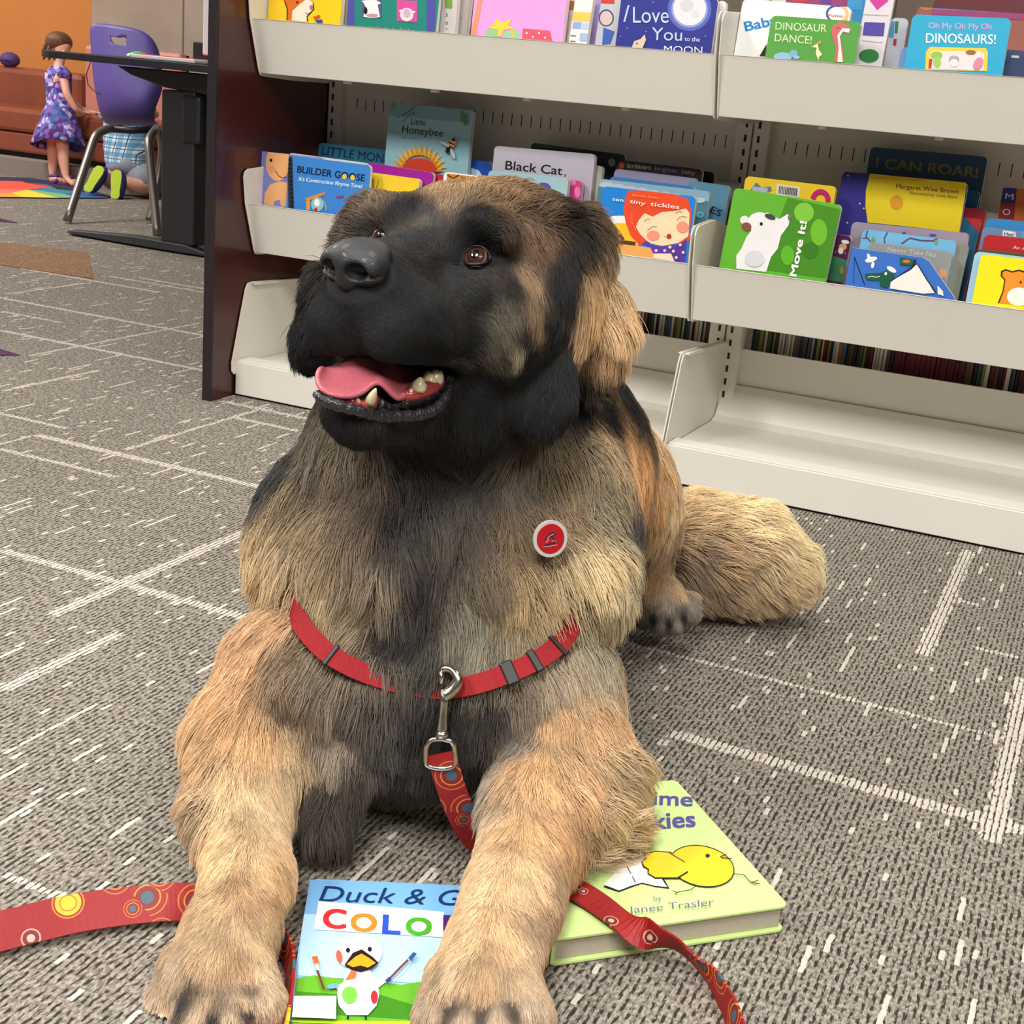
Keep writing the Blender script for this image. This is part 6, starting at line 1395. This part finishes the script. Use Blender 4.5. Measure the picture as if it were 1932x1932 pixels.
UB('dark grey book edge left of the pink book', (110, 104, 100), (880, 68), (893, 69), 2.34)
UB('pink board book with orange border and yellow ribboned presents', (234, 164, 226), (888, 65), (1061, 78), 2.272,
  [('p', (240, 152, 120), [(1545, 226), (1600, -30), (1630, -30), (1580, 232)]), ('p', (150, 206, 150), [(1650, 190), (1740, 195), (1735, 240), (1640, 236)]), ('p', (240, 214, 70), [(1660, 182), (1700, 150), (1715, 118), (1750, 150), (1815, 120), (1790, 165), (1830, 185), (1760, 195), (1745, 235), (1720, 235), (1725, 195)]), ('p', (160, 210, 160), [(1760, 205), (1850, 195), (1880, 255), (1770, 250)]), ('l', (240, 200, 60), 8, [(1815, 190), (1820, 250)]), ('p', (222, 92, 110), [(1885, 185), (2060, 200), (2078, 268), (1880, 256)])]
  + [('e', (250, 220, 226), x, y, 7, 7) for x, y in ((1910, 215), (1950, 240), (1990, 215), (2030, 245))], Z2)
UB('white board book with brown and gold at its top right of the pink one', (226, 214, 206), (1062, 79), (1074, 80), 2.30, [('e', (170, 100, 50), 455, 40, 40, 34)], Z3)
UB('small yellow, white and blue chequered book between pink and navy books', (240, 238, 232), (1073, 80), (1106, 84), 2.285,
  [('p', (246, 206, 90), [(475, 85), (605, 92), (600, 160), (462, 150)]), ('p', (150, 176, 220), [(470, 158), (530, 162), (525, 210), (462, 206)]), ('p', (190, 206, 232), [(535, 165), (595, 168), (590, 212), (530, 210)]), ('p', (170, 190, 226), [(520, 240), (580, 246), (572, 300), (514, 296)]), ('l', BK, 5, [(450, 260), (490, 262)]), ('l', BK, 5, [(446, 300), (486, 302)])], Z3)
UB('lilac book behind the small chequered one', (160, 140, 200), (1100, 83), (1124, 85), 2.33, [('e', (230, 226, 240), 560, 40, 34, 40)], Z3)
UB('grey board book with a round portrait stamp left of the navy one', (196, 194, 200), (1122, 85), (1160, 89), 2.30, [('p', (206, 60, 44), [(670, -10), (770, -6), (770, 28), (665, 24)]), ('e', (60, 74, 110), 710, 130, 56, 62), ('e', (214, 190, 184), 710, 132, 46, 52), ('p', (60, 96, 180), [(690, 200), (770, 230), (740, 320), (680, 326)])], Z3)
UB('navy board book with a big pale moon and white curly lettering', (40, 46, 140), (1161, 89), (1341, 101), 2.272,
  [('e', (90, 104, 190), 1318, 66, 160, 160), ('e', (150, 160, 216), 1318, 66, 134, 136), ('e', (232, 228, 232), 1318, 62, 120, 124), ('e', (214, 210, 218), 1300, 40, 50, 44), ('e', (220, 216, 222), 1360, 100, 30, 26),
   ('t', (190, 212, 240), 'I', 835, 160, 880, 160, 130, .0, .35), ('t', (190, 212, 240), 'Love', 905, 165, 1165, 166, 122, .0), ('t', (190, 212, 240), 'You', 1040, 290, 1262, 298, 96, .0), ('t', (220, 226, 240), 'to the', 1280, 298, 1392, 304, 34, 0), ('t', (226, 230, 240), 'MOON', 1130, 384, 1410, 392, 54, 0),
   ('p', (226, 206, 170), [(895, 345), (915, 300), (960, 285), (990, 250), (1000, 290), (975, 350)]), ('e', (120, 80, 50), 934, 318, 6, 8)]+[('e', (170, 180, 220), x, y, 4, 4) for x, y in ((1052, 15), (815, 265), (1434, 262), (862, 205), (1000, 230))], Z3)
UB('white board book end right of the navy one', (232, 226, 226), (1341, 101), (1358, 102), 2.30, [('l', (60, 60, 80), 5, arcp(1520, 235, 18, 22, -80, 80, 6)), ('p', BK, [(1510, 340), (1540, 345), (1538, 385), (1508, 380)])], Z3)
# ---- upper bin, bay away from the panel
UB('red and purple book strip standing far back above the green one', (150, 60, 110), (1470, 88), (1625, 98), 2.47, h=.21, T=Z4, art=[('p', (210, 60, 60), [(400, -10), (510, -10), (505, 10), (398, 8)]), ('p', (110, 60, 150), [(590, -10), (660, -10), (660, 22), (580, 18)])])
UB('tall white and blue book beyond the coloured shapes card', (44, 134, 190), (1585, 95), (1632, 98), 2.42, [('p', (60, 150, 200), [(735, -10), (865, -10), (862, 70), (730, 55)])], Z4, h=.21)
B('white book with bold blue word behind the green one', (244, 242, 240), (1402, -2), (1607, 14), 2.31, ZT,
  [('t', (20, 130, 196), 'Baby', 95, 206, 310, 160, 66, .035), ('e', (50, 80, 170), 695, 90, 72, 60), ('e', (240, 190, 120), 730, 95, 46, 52), ('e', (250, 246, 240), 695, 92, 58, 46), ('t', (200, 50, 60), 'Potter', 640, 110, 745, 116, 20, .02), ('p', (30, 30, 30), [(185, 370), (232, 290), (230, 372)])], Z4)
B('green board book with a long-necked pink dinosaur and pale lettering', (84, 158, 62), (1456, 29), (1625, 41), 2.275, ZT,
  [('t', (214, 230, 180), 'DINOSAUR', 290, 195, 628, 212, 54, .006), ('t', (214, 230, 180), 'DANCE!', 285, 272, 528, 290, 54, .006), ('p', (210, 104, 104), [(660, 200), (680, 160), (720, 145), (765, 162), (790, 195), (775, 218), (735, 212), (718, 240), (735, 320), (742, 412), (676, 406), (690, 320), (668, 250)]),
   ('p', (246, 230, 226), [(735, 185), (785, 190), (775, 216), (735, 208), (716, 240), (735, 410), (700, 408), (708, 320), (700, 230)]), ('l', (120, 40, 40), 3, [(690, 178), (702, 188), (714, 180)]),
   ('p', (246, 230, 180), [(530, 310), (570, 285), (578, 330), (600, 360), (580, 375), (575, 400), (565, 375), (556, 350), (562, 315)]), ('e', (220, 140, 60), 582, 282, 12, 12), ('e', (150, 190, 220), 340, 375, 60, 30), ('e', (130, 176, 210), 410, 355, 28, 24), ('e', (150, 190, 220), 430, 378, 22, 12)], Z4, edge=(230, 232, 220))
UB('white card board book with coloured shapes in rounded squares', (222, 214, 218), (1612, 115), (1664, 120), 2.35,
  [('p', (206, 56, 150), [(912, 0), (925, -15), (1035, -10), (1032, 10), (962, 66)]), ('l', (150, 140, 150), 3, [(870, 96), (1040, 104)]), ('l', (150, 140, 150), 3, [(862, 268), (1000, 282)]), ('p', (84, 66, 160), [(878, 146), (1014, 150), (1004, 238), (866, 232)]), ('e', (40, 124, 60), 908, 368, 66, 44)], Z4, h=.215)
UB('thin white, red and blue book spines beyond the shapes card', (190, 196, 204), (1668, 120), (1700, 122), 2.47, [('p', (60, 150, 200), [(1035, 140), (1078, 140), (1070, 250), (1028, 245)]), ('p', (40, 120, 70), [(1082, 140), (1104, 142), (1096, 220), (1078, 218)]), ('p', (170, 40, 50), [(1072, 255), (1092, 258), (1088, 300), (1066, 298)])], Z4)
UB('dark red book standing at the back of the upper bin', (96, 22, 34), (1740, 118), (1990, 140), 2.47, h=.215)
UB('rust brown and blue patterned book at the back', (150, 84, 72), (1712, 118), (1950, 137), 2.40, [('e', (190, 110, 60), 1290, 40, 50, 30), ('p', (70, 130, 160), [(1340, 20), (1990, 40), (1990, 110), (1330, 80)]), ('p', (150, 60, 110), [(1330, 62), (1990, 90), (1990, 135), (1320, 96)])], Z4, h=.185)
UB('navy board book behind the turquoise one at the frame edge', (52, 66, 104), (1878, 132), (1990, 141), 2.38, [('p', (210, 206, 190), [(1850, 365), (1900, 368), (1898, 384), (1848, 380)])], Z4, h=.128)
UB('grey blue board book edge left of the turquoise one', (110, 146, 196), (1695, 121), (1730, 124), 2.31, [('t', (220, 230, 240), 'I', 1160, 330, 1168, 331, 50, .02)], Z4, h=.118)
B('turquoise board book with pink and white title and a window frame', (40, 168, 206), (1722, 27), (1909, 35), 2.275, ZT,
  [('t', (226, 170, 210), 'Oh My Oh My Oh', 1302, 186, 1718, 194, 40, .008), ('t', WH, 'DINOSAURS!', 1285, 282, 1745, 290, 66, .008), ('p', (246, 206, 70), [(1280, 460), (1285, 340), (1312, 310), (1680, 318), (1694, 345), (1688, 470)]), ('p', (238, 222, 222), [(1305, 452), (1315, 345), (1335, 335), (1650, 340), (1670, 360), (1666, 465)]),
   ('p', (214, 40, 80), [(1300, 450), (1308, 385), (1328, 390), (1320, 452)]), ('e', (150, 196, 80), 1355, 365, 40, 26), ('e', (160, 206, 90), 1358, 410, 26, 36), ('e', (170, 174, 178), 1470, 392, 34, 26), ('e', (240, 230, 226), 1470, 415, 26, 26), ('e', (220, 140, 160), 1630, 420, 30, 44, 30), ('e', (150, 110, 60), 1580, 345, 34, 14)], Z4, edge=(232, 228, 200))

# ---- picture books shelved spine-in on the far side, seen through the gap over the base trays
SPC = [(120, 46, 40), (70, 60, 50), (150, 140, 124), (40, 46, 60), (170, 120, 50), (90, 96, 84), (60, 90, 96), (190, 186, 176), (110, 30, 46), (50, 44, 44), (84, 110, 150), (150, 150, 60), (120, 80, 60), (206, 200, 190)]
SPN = ['brick red', 'umber brown', 'beige', 'slate blue', 'ochre', 'grey green', 'teal', 'off-white', 'crimson', 'near-black', 'sky blue', 'olive yellow', 'chestnut brown', 'ivory']
x = XL+.05; k = 0; protos = {}; LN = 6
while x < XR:
    if abs(x-XD) < .036: x = XD+.04; continue
    th = random.choice([.004, .005, .006, .008]); ci = (k*5+random.randrange(3)) % len(SPC) if not -.35 < x < -.22 else 8
    hgt = random.choice([.21, .23, .245]); key = (th, ci, hgt)
    if key not in protos:
        m = MB(); cm = paint(SPC[ci], .6)
        m.box(-th/2, -th/2+.0008, 0, .2, 0, hgt, cm); m.box(th/2-.0008, th/2, 0, .2, 0, hgt, cm); m.box(-th/2+.0008, th/2-.0008, .002, .198, .002, hgt-.002, PAPER if ci in (2, 7, 13) else cm)
        ob = m.build('thin_book', None, None); protos[key] = ob; first = True
    else:
        ob = protos[key].copy(); COL.objects.link(ob)
    ob.location = (x, 2.70, .075); ob.rotation_euler = (0, 0, 0)
    cn = SPN[ci]; tag(ob, 'thin %s picture book upright in the far row beyond the base trays' % cn, 'book', 'thin %s books in the far row' % cn)
    x += th+.0012; k += 1
t_ = thing('far_shelf', 'cream steel base shelf on the far side carrying the thin books', 'shelf', (-.66, 2.8, 0))
MB().box(XL, XR, 2.575, 2.92, .055, .068).build('tray', STEEL, t_); MB().box(XL, XR, 2.915, 2.92, 0, .055).build('kick_board', STEEL, t_)

# ------------------------------------------------------------------ books on the floor
# the open-faced duck colour book between the forelegs
zt = .0135; nn = np.array([0, 0, 1.])
a = onz(585, 1658, zt); l2 = onz(540, 1932, zt); lv = (l2-a); lv /= np.linalg.norm(lv); rv = np.array([-lv[1], lv[0], 0]); rv = rv if rv[0] > 0 else -rv
t_ = thing('board_book', 'light blue board book with a white duck painting, between the dog\'s front legs', 'book', (a[0]+.08, a[1]-.08, 0))
S_ = .178
Rr = [a+rv*x+lv*(S_-y) for x, y in rounded(S_, S_, .006)]
for nm, z0_, z1_, m_ in (('front_cover', zt-.0016, zt, paint((150, 196, 232))), ('pages', .0022, zt-.0016, PAPER), ('back_cover', .0006, .0022, paint((150, 196, 232)))):
    MB().prism([(p[0], p[1], z0_) for p in Rr], (0, 0, z1_-z0_), m_).build(nm, None, t_)
ZD = (260, 1400, 3.019)
draw(t_, (0, 0, zt+.0002), nn, [
   ('p', (122, 178, 228), [(960, 785), (1830, 800), (1790, 1000), (930, 980)]), ('p', (176, 212, 240), [(940, 980), (1760, 1000), (1700, 1380), (910, 1330)]),
   ('p', (98, 170, 40), [(905, 1345), (1000, 1328), (1150, 1348), (1300, 1352), (1500, 1382), (1640, 1360), (1600, 1640), (870, 1630)]), ('p', (60, 130, 24), [(905, 1420), (1200, 1440), (1350, 1430), (1580, 1500), (1560, 1580), (890, 1540)]), ('p', (190, 220, 40), [(870, 1585), (1580, 1590), (1560, 1640), (865, 1640)]),
   ('t', (24, 54, 100), 'Duck & G', 1030, 905, 1850, 930, 92, .0, .25),
   ('p', (246, 246, 246), [(1030, 905), (1745, 968), (1738, 1112), (1003, 1068)]),
   ('t', (224, 42, 44), 'C', 1058, 1056, 1180, 1062, 112, .05), ('t', (242, 132, 36), 'O', 1215, 1074, 1355, 1080, 104, .05), ('t', (44, 78, 196), 'L', 1396, 1086, 1490, 1092, 108, .05), ('t', (70, 164, 40), 'O', 1530, 1094, 1668, 1098, 100, .05), ('p', (70, 30, 110), [(1740, 985), (1800, 985), (1790, 1075), (1738, 1070)]),
   ('p', (248, 248, 248), [(1190, 1290), (1320, 1290), (1340, 1345), (1420, 1360), (1370, 1400), (1375, 1440), (1360, 1500), (1310, 1555), (1190, 1555), (1145, 1500), (1135, 1430), (1140, 1410), (1120, 1395), (1170, 1370)]),
   ('e', (248, 248, 248), 1260, 1200, 132, 98), ('e', (226, 94, 70), 1148, 1222, 18, 38, -12), ('p', (232, 110, 60), [(1215, 1300), (1248, 1310), (1240, 1345), (1180, 1358)]), ('e', (116, 186, 74), 1207, 1440, 44, 50), ('e', (214, 40, 50), 1347, 1452, 20, 38), ('e', (110, 160, 200), 1110, 1390, 36, 14, -8),
   ('e', BK, 1197, 1185, 12, 13), ('e', BK, 1321, 1179, 12, 13), ('p', (36, 18, 20), [(1176, 1270), (1225, 1200), (1275, 1180), (1340, 1225), (1372, 1258), (1330, 1292), (1270, 1308), (1215, 1295)]), ('p', (246, 160, 30), [(1190, 1265), (1240, 1222), (1275, 1205), (1318, 1230), (1356, 1258), (1310, 1285), (1270, 1272), (1225, 1282)]),
   ('l', (110, 50, 36), 13, [(1018, 1290), (1040, 1350), (1060, 1410)]), ('p', (236, 96, 40), [(988, 1222), (1025, 1218), (1032, 1262), (1010, 1270)]), ('l', (200, 200, 210), 18, [(1018, 1262), (1026, 1298)]), ('l', (110, 60, 60), 13, [(1425, 1358), (1480, 1300), (1540, 1240)]), ('p', (36, 84, 136), [(1540, 1230), (1570, 1195), (1590, 1205), (1556, 1248)]), ('l', (60, 50, 120), 22, [(1415, 1365), (1440, 1345)]),
   ('l', BK, 12, [(1200, 1555), (1185, 1625)]), ('l', BK, 12, [(1298, 1555), (1300, 1625)]), ('p', (250, 250, 250), [(890, 1446), (1130, 1446), (1128, 1640), (870, 1640)])], ZD, planes=[(a, rv), (a, lv), (a+rv*S_, -rv), (a+lv*S_, -lv)])
# the pale green hardcover
zt = .0265
TRp, BRp, BLp = onz(1300, 1468, zt), onz(1489, 1708, zt), onz(1043, 1772, zt)
ux = BRp-BLp; Wd = np.linalg.norm(ux); ux /= Wd; uy = TRp-BRp; uy -= ux*(uy@ux); Hd = np.linalg.norm(uy); uy /= Hd
t_ = thing('hardcover_book', 'pale green hardcover book with a running yellow chick, partly under the dog\'s furry elbow', 'book', tuple((BLp+ux*Wd/2+uy*Hd/2)*np.array([1, 1, 0])))
GR = mat('pale_green_cover', (208, 234, 150), .4, noise=.04, nscale=120)
def slab(name, z0_, z1_, ins, m_, r=.006):
    R_ = [BLp+ux*(ins+x)+uy*(ins+y) for x, y in rounded(Wd-2*ins, Hd-2*ins, r)]
    return MB().prism([(p[0], p[1], z0_) for p in R_], (0, 0, z1_-z0_), m_).build(name, None, t_, bevel=.0008)
slab('front_cover', zt-.003, zt, 0, GR); slab('pages', .0038, zt-.003, .004, mat('old_pages', (190, 180, 160), .8, noise=.12, nscale=900), .001); slab('back_cover', .0008, .0038, 0, GR)
sp_ = [BLp+ux*x+uy*y for x, y in ((0, 0), (.003, 0), (.003, Hd), (0, Hd))]
MB().prism([(p[0], p[1], .0038) for p in sp_], (0, 0, zt-.0068), GR).build('spine', None, t_)
ZC = (760, 1400, 2.415)
YE = (252, 206, 36)
draw(t_, (0, 0, zt+.0002), nn, [
   ('t', (84, 74, 150), 'Bedtime', 905, 275, 1318, 292, 66, .035), ('t', (84, 74, 150), 'Chickies', 905, 412, 1332, 384, 76, .035),
   ('p', (24, 24, 20), [(915, 660), (985, 683), (1045, 660), (1090, 645), (1150, 660), (1215, 668), (1200, 640), (1150, 560), (1100, 500), (1070, 482), (1000, 560)]), ('p', (250, 250, 248), [(915, 650), (985, 676), (1040, 655), (1090, 640), (1150, 655), (1205, 660), (1190, 640), (1145, 560), (1096, 505), (1068, 488), (1000, 560)]),
   ('l', (30, 30, 26), 4, [(1010, 545), (1040, 600)]), ('l', (30, 30, 26), 4, [(1046, 612), (1060, 640)]),
   ('e', (30, 24, 10), 1362, 565, 152, 94, 12), ('e', YE, 1362, 565, 147, 89, 12), ('p', (30, 24, 10), [(1290, 545), (1220, 500), (1150, 495), (1100, 510), (1105, 530), (1085, 545), (1095, 570), (1115, 580), (1115, 600), (1150, 622), (1250, 622), (1300, 595)]), ('p', YE, [(1300, 540), (1220, 505), (1150, 500), (1106, 513), (1112, 532), (1092, 547), (1101, 566), (1122, 578), (1120, 598), (1150, 616), (1250, 616), (1310, 580)]), ('l', (30, 24, 10), 4, [(1215, 505), (1285, 547)]), ('l', (30, 24, 10), 4, [(1300, 590), (1250, 622)]),
   ('e', BK, 1389, 517, 10, 8), ('l', (30, 24, 10), 4, [(1445, 522), (1475, 510)]), ('l', (30, 24, 10), 4, [(1450, 526), (1500, 530)]), ('l', (30, 24, 10), 4, [(1510, 600), (1555, 605), (1585, 640), (1628, 645)]), ('l', (30, 24, 10), 4, [(1585, 640), (1620, 630)]), ('l', (30, 24, 10), 4, [(1335, 655), (1315, 672), (1250, 685), (1230, 678)]), ('l', (30, 24, 10), 4, [(1250, 685), (1240, 695)]),
   ('t', (96, 100, 130), 'by', 1142, 722, 1180, 720, 22, 0), ('t', (90, 94, 128), 'Janee Trasler', 1030, 780, 1420, 742, 32, .004)], ZC, planes=[(BLp, ux), (BLp, uy), (BLp+ux*Wd, -ux), (BLp+uy*Hd, -uy)])
